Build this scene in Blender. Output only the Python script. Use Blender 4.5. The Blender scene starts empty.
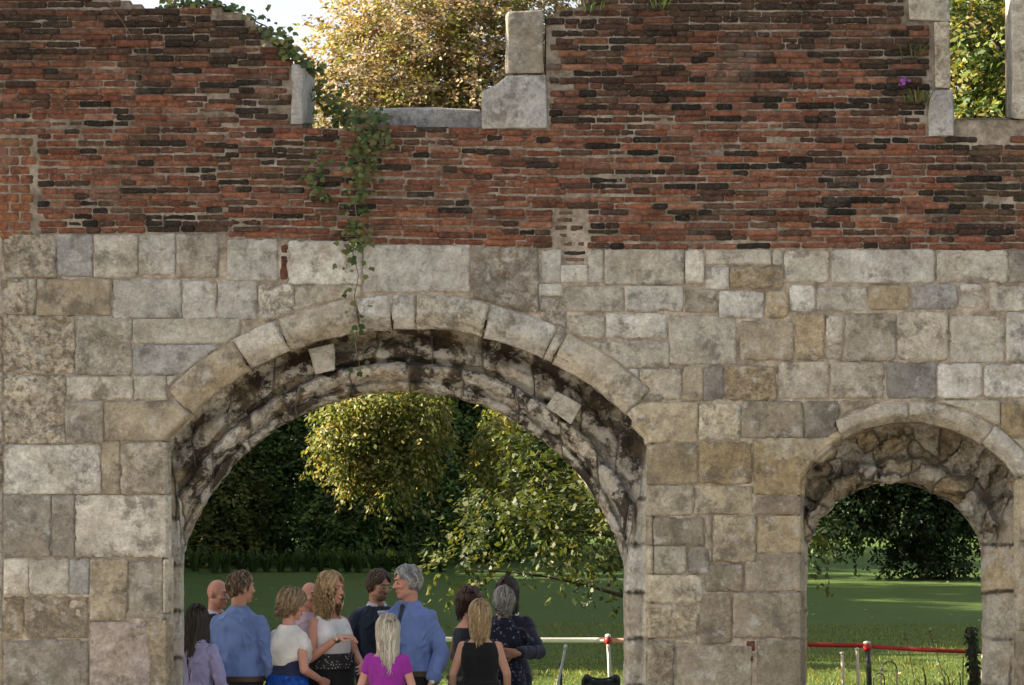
import bpy, bmesh, math, random
import numpy as np
from mathutils import Vector, Matrix
random.seed(7); RNG = np.random.default_rng(11)
SC = bpy.context.scene
COL = SC.collection
# ------------------------------------------------------------------ view metrics (metres)
F = 1960.0          # focal length in units of 1/1024 picture width
D = 14.0            # camera to wall face
CH = 2.1            # camera height
HY = 540.0
PM = F / D          # 140 units per metre on the wall face
def W(px, py, y=0.0):
    s = (D + y) / F
    return Vector(((px - 512) * s, y, CH + (HY - py) * s))
def lawn_z(y):
    d = y + D
    return 0.0 if d < 26 else 0.035 * (d - 26)
# ------------------------------------------------------------------ noise
def _h(ix, iy, iz):
    n = (ix * 374761393 + iy * 668265263 + iz * 2147483647 + 1274126177) & 0xFFFFFFFF
    n = ((n ^ (n >> 13)) * 1274126177) & 0xFFFFFFFF
    n = ((n ^ (n >> 16)) * 2246822519) & 0xFFFFFFFF
    return (n ^ (n >> 15)) / 4294967295.0 * 2 - 1
def vn(p):
    p = np.asarray(p, dtype=float)
    i = np.floor(p).astype(np.int64); f = p - i
    u = f * f * (3 - 2 * f)
    r = 0
    for dx in (0, 1):
        for dy in (0, 1):
            for dz in (0, 1):
                w = (u[:, 0] if dx else 1 - u[:, 0]) * (u[:, 1] if dy else 1 - u[:, 1]) * (u[:, 2] if dz else 1 - u[:, 2])
                r = r + w * _h(i[:, 0] + dx, i[:, 1] + dy, i[:, 2] + dz)
    return r
def fbm(p, o=4, g=0.5):
    a = 1.0; r = 0; t = 0
    p = np.asarray(p, dtype=float)
    for k in range(o):
        r = r + a * vn(p * (2.03 ** k) + 17.3 * k); t += a; a *= g
    return r / t
def p3(x, y, z):
    x, y, z = np.broadcast_arrays(x, y, z)
    return np.stack([x.ravel(), y.ravel(), z.ravel()], 1)
def fbm2(x, y, s, o=4, seed=0.0):
    return fbm(p3(x / s, y / s, seed), o).reshape(np.shape(x))
def sst(a, b, x):
    t = np.clip((x - a) / (b - a), 0, 1); return t * t * (3 - 2 * t)
# ------------------------------------------------------------------ object helpers
def tag(o, label=None, cat=None, group=None, kind=None):
    if label: o['label'] = label
    if cat: o['category'] = cat
    if group: o['group'] = group
    if kind: o['kind'] = kind
    return o
def empty(name, loc, rz=0, label=None, cat=None, group=None):
    o = bpy.data.objects.new(name, None); COL.objects.link(o)
    o.location = loc; o.rotation_euler = (0, 0, rz); o.empty_display_size = 0.2
    return tag(o, label, cat, group)
def link(name, me, mat, parent=None, smooth=True):
    o = bpy.data.objects.new(name, me); COL.objects.link(o)
    if mat:
        me.materials.clear(); me.materials.append(mat)
    if smooth: me.polygons.foreach_set('use_smooth', np.ones(len(me.polygons), dtype=bool))
    if parent: o.parent = parent
    return o
def mesh_np(name, V, Q, C=None):
    """mesh from numpy verts (n,3), quads/tris (m,k), optional point colours (n,4)"""
    V = np.ascontiguousarray(V, dtype=np.float32); Q = np.ascontiguousarray(Q, dtype=np.int32)
    me = bpy.data.meshes.new(name)
    k = Q.shape[1]
    me.vertices.add(len(V)); me.vertices.foreach_set('co', V.ravel())
    me.loops.add(Q.size); me.loops.foreach_set('vertex_index', Q.ravel())
    me.polygons.add(len(Q))
    me.polygons.foreach_set('loop_start', np.arange(0, Q.size, k, dtype=np.int32))
    me.polygons.foreach_set('loop_total', np.full(len(Q), k, dtype=np.int32))
    if C is not None:
        a = me.color_attributes.new('col', 'FLOAT_COLOR', 'POINT')
        a.data.foreach_set('color', np.ascontiguousarray(C, dtype=np.float32).ravel())
    me.update(calc_edges=True); me.validate()
    return me
class Acc:
    """collects many small grids into one mesh"""
    def __init__(s): s.V = []; s.Q = []; s.C = []; s.n = 0
    def add(s, V, Q, c):
        V = np.asarray(V, float); Q = np.asarray(Q)
        if len(Q) == 0: return
        c = np.asarray(c, float)
        if c.ndim == 1: c = np.repeat(c[None], len(V), 0)
        s.V.append(V); s.Q.append(Q + s.n); s.C.append(c); s.n += len(V)
    def mesh(s, name):
        return mesh_np(name, np.concatenate(s.V), np.concatenate(s.Q), np.concatenate(s.C))
def gridq(nu, nv, flip=False):
    i, j = np.meshgrid(np.arange(nu - 1), np.arange(nv - 1), indexing='ij')
    a = (i * nv + j).ravel()
    q = np.stack([a, a + nv, a + nv + 1, a + 1], 1)
    return q[:, ::-1] if flip else q
# ------------------------------------------------------------------ node helpers
class NT:
    def __init__(s, name):
        s.m = bpy.data.materials.new(name); s.m.use_nodes = True
        s.t = s.m.node_tree; s.t.nodes.clear()
        s.out = s.t.nodes.new('ShaderNodeOutputMaterial')
    def n(s, typ, **kw):
        nd = s.t.nodes.new(typ)
        for k, v in kw.items():
            if k.startswith('_'): setattr(nd, k[1:], v)
            else:
                key = k.replace('__', ' ')
                s.set(nd.inputs[int(key[1:])] if key[0] == 'i' and key[1:].isdigit() else nd.inputs[key], v)
        return nd
    def set(s, sock, v):
        if isinstance(v, bpy.types.NodeSocket): s.t.links.new(v, sock)
        elif isinstance(v, bpy.types.Node): s.t.links.new(v.outputs[0], sock)
        else:
            if sock.type == 'RGBA' and len(v) == 3: v = (*v, 1)
            sock.default_value = v
    def noise(s, vec, scale, detail=4, rough=0.55, dist=0.0):
        return s.n('ShaderNodeTexNoise', Vector=vec, Scale=scale, Detail=detail, Roughness=rough, Distortion=dist).outputs['Fac']
    def ramp(s, fac, *stops):
        r = s.n('ShaderNodeValToRGB', Fac=fac); e = r.color_ramp.elements
        while len(e) < len(stops): e.new(0.5)
        for el, (p, c) in zip(e, stops):
            el.position = p; el.color = (c, c, c, 1) if isinstance(c, (int, float)) else (*c, 1)
        return r.outputs['Color']
    def mix(s, fac, a, b, mode='MIX'):
        m = s.n('ShaderNodeMix', _data_type='RGBA', _blend_type=mode)
        s.set(m.inputs[0], fac); s.set(m.inputs[6], a); s.set(m.inputs[7], b)
        return m.outputs[2]
    def math(s, op, a, b=0.0):
        return s.n('ShaderNodeMath', _operation=op, i0=a, i1=b).outputs[0]
    def bsdf(s, color, rough=0.85, bump=None, bstr=0.4, bdist=0.01, spec=0.3, **kw):
        b = s.n('ShaderNodeBsdfPrincipled', Roughness=rough)
        s.set(b.inputs['Base Color'], color); s.set(b.inputs['Specular IOR Level'], spec)
        for k, v in kw.items(): s.set(b.inputs[k.replace('__', ' ')], v)
        if bump is not None:
            bp = s.n('ShaderNodeBump', Strength=bstr, Distance=bdist, Height=bump)
            s.t.links.new(bp.outputs[0], b.inputs['Normal'])
        return b
    def done(s, sh):
        s.t.links.new(sh.outputs[0], s.out.inputs['Surface']); return s.m
def m_plain(name, col, rough=0.7, nscale=30, var=0.25, bstr=0.25, spec=0.3, **kw):
    t = NT(name); tc = t.n('ShaderNodeTexCoord').outputs['Object']
    nz = t.noise(tc, nscale, 5)
    f = t.ramp(nz, (0.25, 1 - var), (0.75, 1 + var * .6))
    c = t.mix(1.0, (*col, 1), f, 'MULTIPLY')
    return t.done(t.bsdf(c, rough, nz, bstr, 0.01, spec, **kw))
def m_attr(name, rough=0.8, spec=0.25, trans=0.0, tint=(1.25, 1.15, 0.6)):
    """leaf, hair and petal material: colour comes from each leaf's own tone"""
    t = NT(name); at = t.n('ShaderNodeVertexColor', _layer_name='col').outputs['Color']
    b = t.bsdf(at, rough, spec=spec)
    if trans <= 0: return t.done(b)
    tr = t.n('ShaderNodeBsdfTranslucent', Color=t.mix(1.0, at, (*tint, 1), 'MULTIPLY'))
    mx = t.n('ShaderNodeMixShader'); mx.inputs[0].default_value = trans
    t.t.links.new(b.outputs[0], mx.inputs[1]); t.t.links.new(tr.outputs[0], mx.inputs[2])
    return t.done(mx)
def unit(v): return v / np.maximum(np.linalg.norm(v, axis=-1, keepdims=True), 1e-9)
EXPOSURE = 2.27
SHADE = [(-13, 18, 17, 5.5, 340), (-20, 21.5, 12, 4.2), (-21, 40.6, 16, 5.8), (-20, 34.6, 11, 3.6), (-22, 51, 16.5, 5.2), (-20, 57.5, 8, 2.5), (-23, 66.5, 17, 5.6), (-25, 77, 18, 7), (-30, 42, 20, 6), (-31, 73, 21, 7)]  # unseen trees, added and placed for the shade they cast
# ------------------------------------------------------------------ camera, sky, sun
cam = bpy.data.cameras.new('camera'); co = bpy.data.objects.new('camera', cam); COL.objects.link(co)
co.location = (0, -D, CH); co.rotation_euler = (math.pi / 2, 0, 0)
cam.sensor_width = 36; cam.lens = F / 1024 * 36; cam.shift_y = (HY - 342.5) / 1024
cam.clip_end = 2000; SC.camera = co
SUN_EL, SUN_AZ = math.radians(25), math.radians(5)     # from the left, a little behind the wall plane
to_sun = Vector((-math.cos(SUN_EL) * math.cos(SUN_AZ), math.cos(SUN_EL) * math.sin(SUN_AZ), math.sin(SUN_EL)))
w = bpy.data.worlds.new('World'); SC.world = w; w.use_nodes = True
nt = w.node_tree; bg = nt.nodes['Background']
sky = nt.nodes.new('ShaderNodeTexSky'); sky.sky_type = 'NISHITA'; sky.sun_disc = False
sky.sun_elevation = SUN_EL
sky.sun_rotation = math.atan2(to_sun.x, to_sun.y)
sky.dust_density = 3.0; sky.air_density = 1.0; sky.ozone_density = 0.6
hs = nt.nodes.new('ShaderNodeHueSaturation'); hs.inputs['Saturation'].default_value = 0.42
nt.links.new(sky.outputs[0], hs.inputs['Color']); nt.links.new(hs.outputs[0], bg.inputs['Color'])
bg.inputs['Strength'].default_value = 0.068
sl = bpy.data.lights.new('sun', 'SUN'); so = bpy.data.objects.new('sun', sl); COL.objects.link(so)
sl.energy = 5.0; sl.angle = math.radians(0.5); sl.color = (1.0, 0.87, 0.66)
so.rotation_euler = (-to_sun).to_track_quat('-Z', 'Y').to_euler()
so.location = to_sun * 60
SC.view_settings.view_transform = 'Standard'; SC.view_settings.look = 'None'
SC.view_settings.gamma = 1; SC.view_settings.use_curve_mapping = False
SC.view_settings.exposure = EXPOSURE
SC.cycles.max_bounces = 6; SC.cycles.diffuse_bounces = 3; SC.cycles.transmission_bounces = 3

# ------------------------------------------------------------------ lawn
def build_lawn():
    ys = np.concatenate([np.linspace(-60, 10, 40), np.linspace(10.5, 90, 200), np.linspace(95, 600, 20)])
    xs = np.concatenate([np.linspace(-400, -32, 14), np.linspace(-30, 30, 150), np.linspace(32, 400, 14)])
    X, Y = np.meshgrid(xs, ys, indexing='ij')
    Z = np.where(Y + D < 26, 0, 0.035 * (np.minimum(Y, 90) + D - 26))
    Z = Z + 0.03 * fbm2(X, Y, 3.0, 3) * sst(26, 34, Y + D)
    V = np.stack([X.ravel(), Y.ravel(), Z.ravel()], 1)
    t = NT('lawn_grass'); tc = t.n('ShaderNodeTexCoord').outputs['Object']
    mp = t.n('ShaderNodeMapping', Vector=tc); mp.inputs['Scale'].default_value = (1, 0.5, 1)
    n1 = t.noise(tc, 0.35, 5); n2 = t.noise(mp.outputs[0], 6, 6, 0.7); n3 = t.noise(mp.outputs[0], 40, 3, .7)
    c = t.mix(t.ramp(n1, (0.35, 0.0), (0.68, 1.0)), (0.062, 0.120, 0.029, 1), (0.092, 0.140, 0.037, 1))
    c = t.mix(t.ramp(n2, (0.3, 0.0), (0.75, 0.7)), c, (0.105, 0.138, 0.038, 1))
    c = t.mix(t.ramp(n3, (0.3, 0.55), (0.7, 0.0)), c, (0.036, 0.066, 0.018, 1))
    h = t.math('ADD', n3, n2)
    lawn = link('lawn', mesh_np('lawn', V, gridq(len(xs), len(ys))), t.done(t.bsdf(c, 0.9, h, 1.0, 0.05, 0.1)))
    tag(lawn, 'mown green lawn rising gently behind the ruined wall', 'lawn', kind='structure')
build_lawn()
def build_bounce_gravel():  # unseen gravel, added so neutral light instead of green bounces onto the wall
    xs = np.linspace(-40, 40, 161); ys = np.linspace(-40, -.02, 90); X, Y = np.meshgrid(xs, ys, indexing='ij')
    V = np.stack([X.ravel(), Y.ravel(), (.02 + .006 * fbm2(X, Y, .8, 3)).ravel()], 1)
    t = NT('added_gravel'); tc = t.n('ShaderNodeTexCoord').outputs['Object']; n1 = t.noise(tc, 2, 5); n2 = t.noise(tc, 60, 4, .7)
    c = t.mix(t.ramp(n1, (.3, 0.), (.7, 1.)), (.36, .325, .275, 1), (.29, .262, .22, 1)); c = t.mix(1., c, t.ramp(n2, (.3, .6), (.7, 1.3)), 'MULTIPLY')
    tag(link('bounce_gravel', mesh_np('bounce_gravel', V, gridq(161, 90)), t.done(t.bsdf(c, .95, n2, .8, .02, .1))), 'unseen pale gravel added in front of the wall to bounce light', 'path', kind='structure')
build_bounce_gravel()
# ------------------------------------------------------------------ the ruined wall
# two arches: lip circle of the outer order, hood mould outside it
A1 = dict(cx=408.5, cy=645., r=318., ro=351., xl=167.5, xr=648.5, a0=-43.5, a1=43.5)
A2 = dict(cx=911., cy=551., r=130., ro=150., xl=801.5, xr=1020.5, a0=-31., a1=57.)
for A in (A1, A2): A['ys'] = A['cy'] - math.sqrt(A['r'] ** 2 - ((A['xr'] - A['xl']) / 2) ** 2)
def d_lip(x, y, A):                       # > 0 outside the opening
    dc = np.hypot(x - A['cx'], y - A['cy']) - A['r']
    dj = np.maximum(A['xl'] - x, x - A['xr'])
    return np.where(y < A['ys'], dc, np.maximum(dj, -1e3) )
def d_arch(x, y, A):                      # > 0 outside opening and hood
    d = d_lip(x, y, A)
    th = np.degrees(np.arctan2(x - A['cx'], A['cy'] - y))
    inh = (th > A['a0']) & (th < A['a1'])
    return np.where(inh, np.hypot(x - A['cx'], y - A['cy']) - A['ro'] - 1.5, d)
# top outline of the wall and its window openings (units on the wall face)
TOPX = [-170, 60, 112, 150, 200, 236, 250, 262, 274, 288, 296, 300, 301]
TOPY = [-28, -20, -4, 8, 6, 12, 18, 30, 42, 58, 66, 66, -200]
def solid(x, y):
    top = np.interp(x, TOPX, TOPY)
    ok = y > top
    ok &= ~((x > 300) & (x < 546) & (y < 127))
    ok &= ~((x > 545) & (x < 582) & (y < 17 - (x - 545) * .33))
    ok &= ~((x >= 580) & (y < -34 + 8 * np.sin(x * .05)))
    ok &= ~((x > 949) & (x < 1031) & (y < 122))
    return ok
BOTX = [-170, 4, 218, 228, 290, 362, 480, 545, 700, 1190]
BOTY = [236, 233, 233, 238, 239, 243, 246, 248.5, 248.5, 249]
def brick_bottom(x): return np.interp(x, BOTX, BOTY)

def fx(px): return (px - 512) / PM
def fz(py): return CH + (HY - py) / PM

def block(acc, x0, x1, y0, y1, step, col, pit=0.0, off=0.0, rad=2.0, wob=0.8, amp=0.003, clip=True, seed=None, deep=0.05, bev=1.5, slope=0.0, edge=.0075):
    """one stone or brick: a rounded, uneven face standing out of the mortar"""
    seed = random.uniform(0, 900) if seed is None else seed
    e = 1.6
    nx = max(4, int((x1 - x0 + 2 * e) / step) + 1); ny = max(4, int((y1 - y0 + 2 * e) / step) + 1)
    X, Y = np.meshgrid(np.linspace(x0 - e, x1 + e, nx), np.linspace(y0 - e, y1 + e, ny), indexing='ij')
    cx, cy, hx, hy = (x0 + x1) / 2, (y0 + y1) / 2, (x1 - x0) / 2, (y1 - y0) / 2
    r = min(rad, hx * .9, hy * .9)
    ax, ay = np.abs(X - cx) - hx + r, np.abs(Y - cy) - hy + r
    d = -(np.hypot(np.maximum(ax, 0), np.maximum(ay, 0)) + np.minimum(np.maximum(ax, ay), 0) - r)
    d = d + wob * fbm2(X, Y, 7.0, 3, seed) - 3.2 * wob * np.clip(fbm2(X, Y, 10., 3, seed + 70) - .22, 0, 1)
    ad = None
    if clip:
        ad = np.minimum(d_arch(X, Y, A1), d_arch(X, Y, A2)); d = np.minimum(d, ad)
    t = np.clip(d / bev, 0, 1)
    dep = np.where(d >= 0, edge * (1 - np.sqrt(np.clip(1 - (1 - t) ** 2, 0, 1))), edge + np.clip(-d / 1.2, 0, 1) * deep)
    n = fbm2(X, Y, 16.0, 5, seed + 3); n2 = fbm2(X, Y, 5.0, 3, seed + 9)
    dep = dep + off + amp * (n * 1.6 + n2 * .5) + slope * (X - cx) / max(hx, 1)
    if pit > 0:
        m = sst(-.25, .35, fbm2(X, Y, 26.0, 3, seed + 5) + (pit - .5) * .7)
        ho = fbm2(X, Y * 1.5, 6.5, 3, seed + 21)
        dep = dep + pit * m * (0.022 * np.clip(ho + .05, 0, 1) ** .8 + .004 * n2)
        ledge = np.abs(fbm2(X * .4, Y * 1.6, 13.0, 3, seed + 40))
        dep = dep + pit * .012 * np.clip(.12 - ledge, 0, .12) / .12 * m
    V = np.stack([fx(X).ravel(), dep.ravel(), fz(Y).ravel()], 1)
    q = gridq(nx, ny)
    if clip:
        a = ad.ravel(); keep = (a[q] > -3.5).any(1); q = q[keep]
    acc.add(V, q, (*col, pit))

# ---- materials
def m_stone(name, dark=0.5, lich=0.5, crust=0):
    t = NT(name); oc = t.n('ShaderNodeTexCoord').outputs['Object']
    vc = t.n('ShaderNodeVertexColor', _layer_name='col'); base = vc.outputs['Color']; pit = vc.outputs['Alpha']
    tc = t.n('ShaderNodeVectorMath', _operation='MULTIPLY_ADD', i0=base, i1=(9.7, 23.1, 31.3), i2=oc).outputs[0]      # each stone has its own grain
    n1 = t.noise(tc, 3.1, 7, .66, .15); n2 = t.noise(tc, 12, 7, .74, .1); n3 = t.noise(tc, 48, 5, .75); n4 = t.noise(tc, 5.0, 10, .74, .15)
    n5 = t.noise(tc, 130, 4, .75); n7 = t.noise(tc, 4.5, 6, .66, .15); n6 = t.noise(tc, 22, 7, .75, .25)
    c = t.mix(1.0, base, t.ramp(n2, (0.30, (.72, .70, .675)), (0.70, (1.25, 1.25, 1.24))), 'MULTIPLY')
    c = t.mix(1.0, c, t.ramp(n7, (0.32, (.74, .725, .705)), (0.66, (1.19, 1.185, 1.17))), 'MULTIPLY')
    c = t.mix(t.ramp(n1, (0.49, 0.0), (0.68, .36)), c, (0.36, 0.285, 0.18, 1))            # iron-stained patches
    c = t.mix(t.ramp(n4, (0.52, 0.0), (0.615, dark * .8)), c, (0.125, 0.11, 0.092, 1))           # soot and algae
    c = t.mix(t.math('MULTIPLY', t.ramp(n6, (0.46, 0.0), (0.58, 1.0)), t.math('MAXIMUM', t.math('MULTIPLY', pit, .8), .2)), c, (0.155, .122, .082, 1))
    c = t.mix(t.ramp(t.noise(tc, 7.5, 9, .74, .1), (0.55, 0.0), (0.64, lich)), c, (0.56, 0.545, 0.52, 1))   # pale lichen
    if crust:
        k = t.noise(tc, 3.3, 10, .70, .35)
        c = t.mix(t.math('MULTIPLY', t.ramp(k, (crust, 0.0), (crust + .055, .95)), t.ramp(pit, (.3, .0), (.7, 1.))), c, (0.045, 0.036, 0.028, 1))       # black crust
        c = t.mix(t.ramp(t.noise(tc, 4.6, 9, .72, .3), (0.52, 0.0), (0.58, .85)), c, (0.52, 0.485, 0.43, 1))
        c = t.mix(t.ramp(t.noise(tc, 2.4, 6, .7, .6), (0.54, 0.0), (0.68, .55)), c, (0.32, 0.225, 0.11, 1))
    c = t.mix(1.0, c, t.ramp(n3, (0.27, .80), (0.73, 1.14)), 'MULTIPLY')
    c = t.mix(1.0, c, t.ramp(n5, (0.3, .90), (0.7, 1.07)), 'MULTIPLY')
    h = t.math('ADD', t.math('MULTIPLY', n2, .7), t.math('ADD', t.math('MULTIPLY', n3, .6), t.math('MULTIPLY', n5, .35)))
    return t.done(t.bsdf(c, 0.93, h, 1.0, 0.028, 0.12))
def m_brick():
    t = NT('old_brick'); tc = t.n('ShaderNodeTexCoord').outputs['Object']
    base = t.n('ShaderNodeVertexColor', _layer_name='col').outputs['Color']
    n1 = t.noise(tc, 1.6, 6, .65, .5); n2 = t.noise(tc, 22, 6, .7); n3 = t.noise(tc, 80, 4, .7); n4 = t.noise(tc, 5, 7, .7, .6)
    c = t.mix(1.0, base, t.ramp(n2, (0.30, .50), (0.70, 1.42)), 'MULTIPLY')
    c = t.mix(t.ramp(n4, (0.50, 0.0), (0.66, .8)), c, (0.036, 0.030, 0.026, 1))            # soot
    c = t.mix(t.ramp(n1, (0.56, 0.0), (0.70, .42)), c, (0.24, 0.19, 0.155, 1))             # smeared lime
    c = t.mix(t.ramp(n3, (0.58, 0.0), (0.72, .6)), c, (0.30, 0.26, 0.215, 1))
    c = t.mix(1.0, c, t.ramp(t.noise(tc, 45, 4, .75), (.3, .68), (.7, 1.22)), 'MULTIPLY')
    h = t.math('ADD', n2, t.math('MULTIPLY', n3, .7))
    return t.done(t.bsdf(c, 0.94, h, 1.0, 0.022, 0.1))
def m_mortar():
    t = NT('lime_mortar'); tc = t.n('ShaderNodeTexCoord').outputs['Object']
    n1 = t.noise(tc, 1.3, 6, .65, .4); n2 = t.noise(tc, 30, 5, .7); n3 = t.noise(tc, 5, 6, .7)
    sep = t.n('ShaderNodeSeparateXYZ', Vector=t.n('ShaderNodeVectorMath', _operation='MULTIPLY', i0=tc, i1=(.1, .1, .1)).outputs[0])
    c = t.mix(t.ramp(n3, (0.36, 0.0), (0.62, 1.0)), (0.115, 0.095, 0.075, 1), (0.32, 0.275, 0.225, 1))
    c = t.mix(t.ramp(n1, (0.5, 0.0), (0.66, .8)), c, (0.10, 0.078, 0.058, 1))
    c = t.mix(t.ramp(sep.outputs[2], (.405, 1.0), (.43, 0.0)), c, t.mix(1.0, c, (1.5, 1.5, 1.48, 1), 'MULTIPLY'))      # paler lime between the ashlar
    c = t.mix(1.0, c, t.ramp(n2, (0.3, .65), (0.7, 1.25)), 'MULTIPLY')
    return t.done(t.bsdf(c, 0.95, n2, 0.9, 0.012, 0.1))
M_STONE = m_stone('weathered_limestone', .85, .6); M_CRUST = m_stone('crusted_arch_stone', .7, .5, .478); M_RUBBLE = m_stone('arch_rubble_stone', .6, .4, .55)
M_BRICK = m_brick(); M_MORTAR = m_mortar()

wall = empty('ruined_wall', (0, 0.35, 0), 0, 'ruined wall of red brick over pale ashlar with a wide and a narrow arch', 'wall')
def wpart(name, me, mat, parent=None, label=None):
    o = link(name, me, mat, parent or wall)
    if parent is None: o.location = (0, -0.35, 0)
    if label: o['label'] = label
    return o

# ---- mortar and rubble core
def build_core():
    c = 4.0
    xs = np.arange(-170, 1194, c); ys = np.arange(-40, 836, c)
    X, Y = np.meshgrid(xs, ys, indexing='ij')
    Xc, Yc = X[:-1, :-1] + c / 2, Y[:-1, :-1] + c / 2
    ok = solid(Xc, Yc) & (d_lip(Xc, Yc, A1) > np.where(Yc < A1['ys'] - 4, 15, 4)) & (d_lip(Xc, Yc, A2) > np.where(Yc < A2['ys'] - 4, 10, 4))
    dep = 0.0115 + .005 * fbm2(X, Y, 20., 4, 3.) + .006 * fbm2(X, Y, 5., 3, 8.)
    dep = np.where(Y < np.interp(X, BOTX, BOTY), dep - .0035, dep)
    nv = X.size
    VF = np.stack([fx(X).ravel(), dep.ravel(), fz(Y).ravel()], 1)
    VB = VF.copy(); VB[:, 1] = 0.70 + .02 * fbm2(X, Y, 25., 4, 30.).ravel()
    ny = len(ys)
    i, j = np.nonzero(ok); a = i * ny + j
    fr = np.stack([a, a + ny, a + ny + 1, a + 1], 1)
    q = [fr, fr[:, ::-1] + nv]
    def side(di, dj, e0, e1):
        nb = np.zeros_like(ok)
        sh = np.roll(ok, (-di, -dj), (0, 1))
        if di == 1: sh[-1] = False
        if di == -1: sh[0] = False
        if dj == 1: sh[:, -1] = False
        if dj == -1: sh[:, 0] = False
        ii, jj = np.nonzero(ok & ~sh)
        p0 = (ii + e0[0]) * ny + jj + e0[1]; p1 = (ii + e1[0]) * ny + jj + e1[1]
        q.append(np.stack([p0, p1, p1 + nv, p0 + nv], 1))
    side(1, 0, (1, 0), (1, 1)); side(-1, 0, (0, 1), (0, 0)); side(0, 1, (1, 1), (0, 1)); side(0, -1, (0, 0), (1, 0))
    Q = np.concatenate(q); V = np.concatenate([VF, VB])
    used = np.unique(Q); mp = np.full(len(V), -1); mp[used] = np.arange(len(used))
    wpart('mortar_core', mesh_np('mortar_core', V[used], mp[Q]), M_MORTAR)
build_core()

# ---- brickwork
RED = [(.262, .108, .066), (.23, .094, .060), (.285, .125, .076), (.20, .09, .062), (.235, .115, .078), (.29, .145, .095)]
DARK = [(.040, .031, .025), (.05, .037, .029), (.032, .027, .023), (.062, .045, .034)]
BRN = [(.11, .062, .045), (.095, .055, .042), (.125, .075, .052)]
def build_bricks():
    acc = Acc(); h = 6.62
    k = 0; y = 0.0
    JAMB = [(292, 320, 60, 128), (905, 952, -20, 23), (930, 953, 20, 90), (926, 956, 88, 138), (1006, 1030, -30, 124), (956, 1030, 119, 138), (503, 546, -5, 76), (478, 549, 74, 129),
            (4 - 40, 36.5, 136, 236), (553, 587, 209, 250)]
    while k < 44:
        x = -172 + random.uniform(0, 30)
        hk = h
        tilt = random.uniform(-.8, .8)
        while x < 1192:
            L = random.choice([30, 31, 33, 34, 32, 36, 16, 15.5, 17]) * random.uniform(.9, 1.1)
            if y > 150 and x > 500: L = random.choice([30, 32, 15, 16, 17, 33, 15]) * random.uniform(.92, 1.08)
            x0, x1 = x, x + L - random.uniform(.5, 1.5); x += L
            cx = (x0 + x1) / 2
            yb = float(brick_bottom(cx)) - y + tilt * math.sin(cx * .006 + k) + .7 * math.sin(cx * .021 + k * 2.1)
            y1 = yb - random.uniform(.25, .7); y0 = yb - hk + random.uniform(.55, 1.1)
            cy = (y0 + y1) / 2
            if not bool(solid(np.array(cx), np.array(cy))) or not bool(solid(np.array(x1 - 3), np.array(cy))) and random.random() < .7: continue
            if not bool(solid(np.array(x0 + 3), np.array(cy))) and random.random() < .7: continue
            hit = False
            for (a, b, c, d) in JAMB:
                if x1 > a and x0 < b and y1 > c + 2 and y0 < d - 1.5:
                    if a - x0 > 6: x1 = a - .8
                    elif x1 - b > 6: x0 = b + .8
                    else: hit = True
            if hit or x1 - x0 < 4: continue
            # soot gathers high up, where the wall top has been open to rain
            pd = .10 + .34 * max(0, 1 - cy / 120) + .18 * (float(fbm2(np.array([cx]), np.array([cy]), 70., 3, 55.)[0]) > .12)
            if 200 < cx < 320 and cy < 120: pd += .15
            if x1 - x0 < 20: pd += .25
            if cx > 940 and cy < 225: pd += .18
            rr = random.random()
            if rr < pd * .65: c = random.choice(DARK)
            elif rr < pd * 1.3: c = random.choice(BRN)
            else: c = random.choice(RED)
            if cy < 90:
                g = (90 - max(cy, 0)) / 90 * .55
                c = tuple(a * (1 - g) + b * g for a, b in zip(c, (.085, .058, .043)))
            v = random.uniform(.62, 1.05); c = tuple(a * v for a in c)
            if cx > 965 and cy < 225 and random.random() < .5: c = tuple(a * .6 + b * .4 for a, b in zip(c, (.06, .065, .035)))
            off = -.0035 + random.gauss(0, .0028) + (.0 if random.random() > .03 else .008)
            if cy < 110: off -= abs(random.gauss(0, .005))
            block(acc, x0, x1, y0, y1, 1.4, c, 0, off, .7, .5, .0030, False, bev=1.0, deep=.03, edge=.006)
        y += hk; k += 1
    # brick stubs set in the ashlar: the stopped slot and the sliver
    for (a, b, c, d) in [(558, 574, 210, 215.5), (556, 573, 217, 222.5), (554, 568, 224.5, 230.5), (570, 584, 224.5, 230.5), (556, 568, 232.5, 238.5), (570, 585, 232.5, 238.5), (558, 585, 240.5, 247), (563, 586, 250, 255), (564, 585, 257, 262)]:
        block(acc, a, b, c, d, 1.4, random.choice([(.17, .11, .08), (.05, .04, .035), (.2, .13, .1), (.16, .09, .07)]), .2, .006, 1.6, .6, .003, False, deep=.03)
    for (a, b, c, d) in [(280, 287.5, 244, 253), (280, 287.5, 255, 280), (746, 756, 640, 652), (747, 754, 656, 662), (834, 845, 420, 431)]:
        block(acc, a, b, c, d, 1.4, (.13, .055, .04), .2, .008, 1.6, .8, .003, False, deep=.03)
    wpart('brickwork', acc.mesh('brickwork'), M_BRICK)
    acc = Acc(); y = 138.
    k = 0
    while y < 232:
        hh = 9.3; x = -44 + (k % 2) * 11
        while x < 36:
            x1 = min(x + 21, 37.5 - random.uniform(0, 5)); 
            if x1 - x > 6: block(acc, x, x1 - 1, y, y + hh - 1, 1.5, (random.uniform(.23, .28), random.uniform(.105, .13), random.uniform(.055, .07)), 0, random.gauss(0, .0012), 1., .35, .0015, False, deep=.03)
            x += 21.5
        y += hh; k += 1
    wpart('brick_patch', acc.mesh('brick_patch'), M_BRICK, label='patch of newer, larger orange bricks')
build_bricks()

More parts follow.
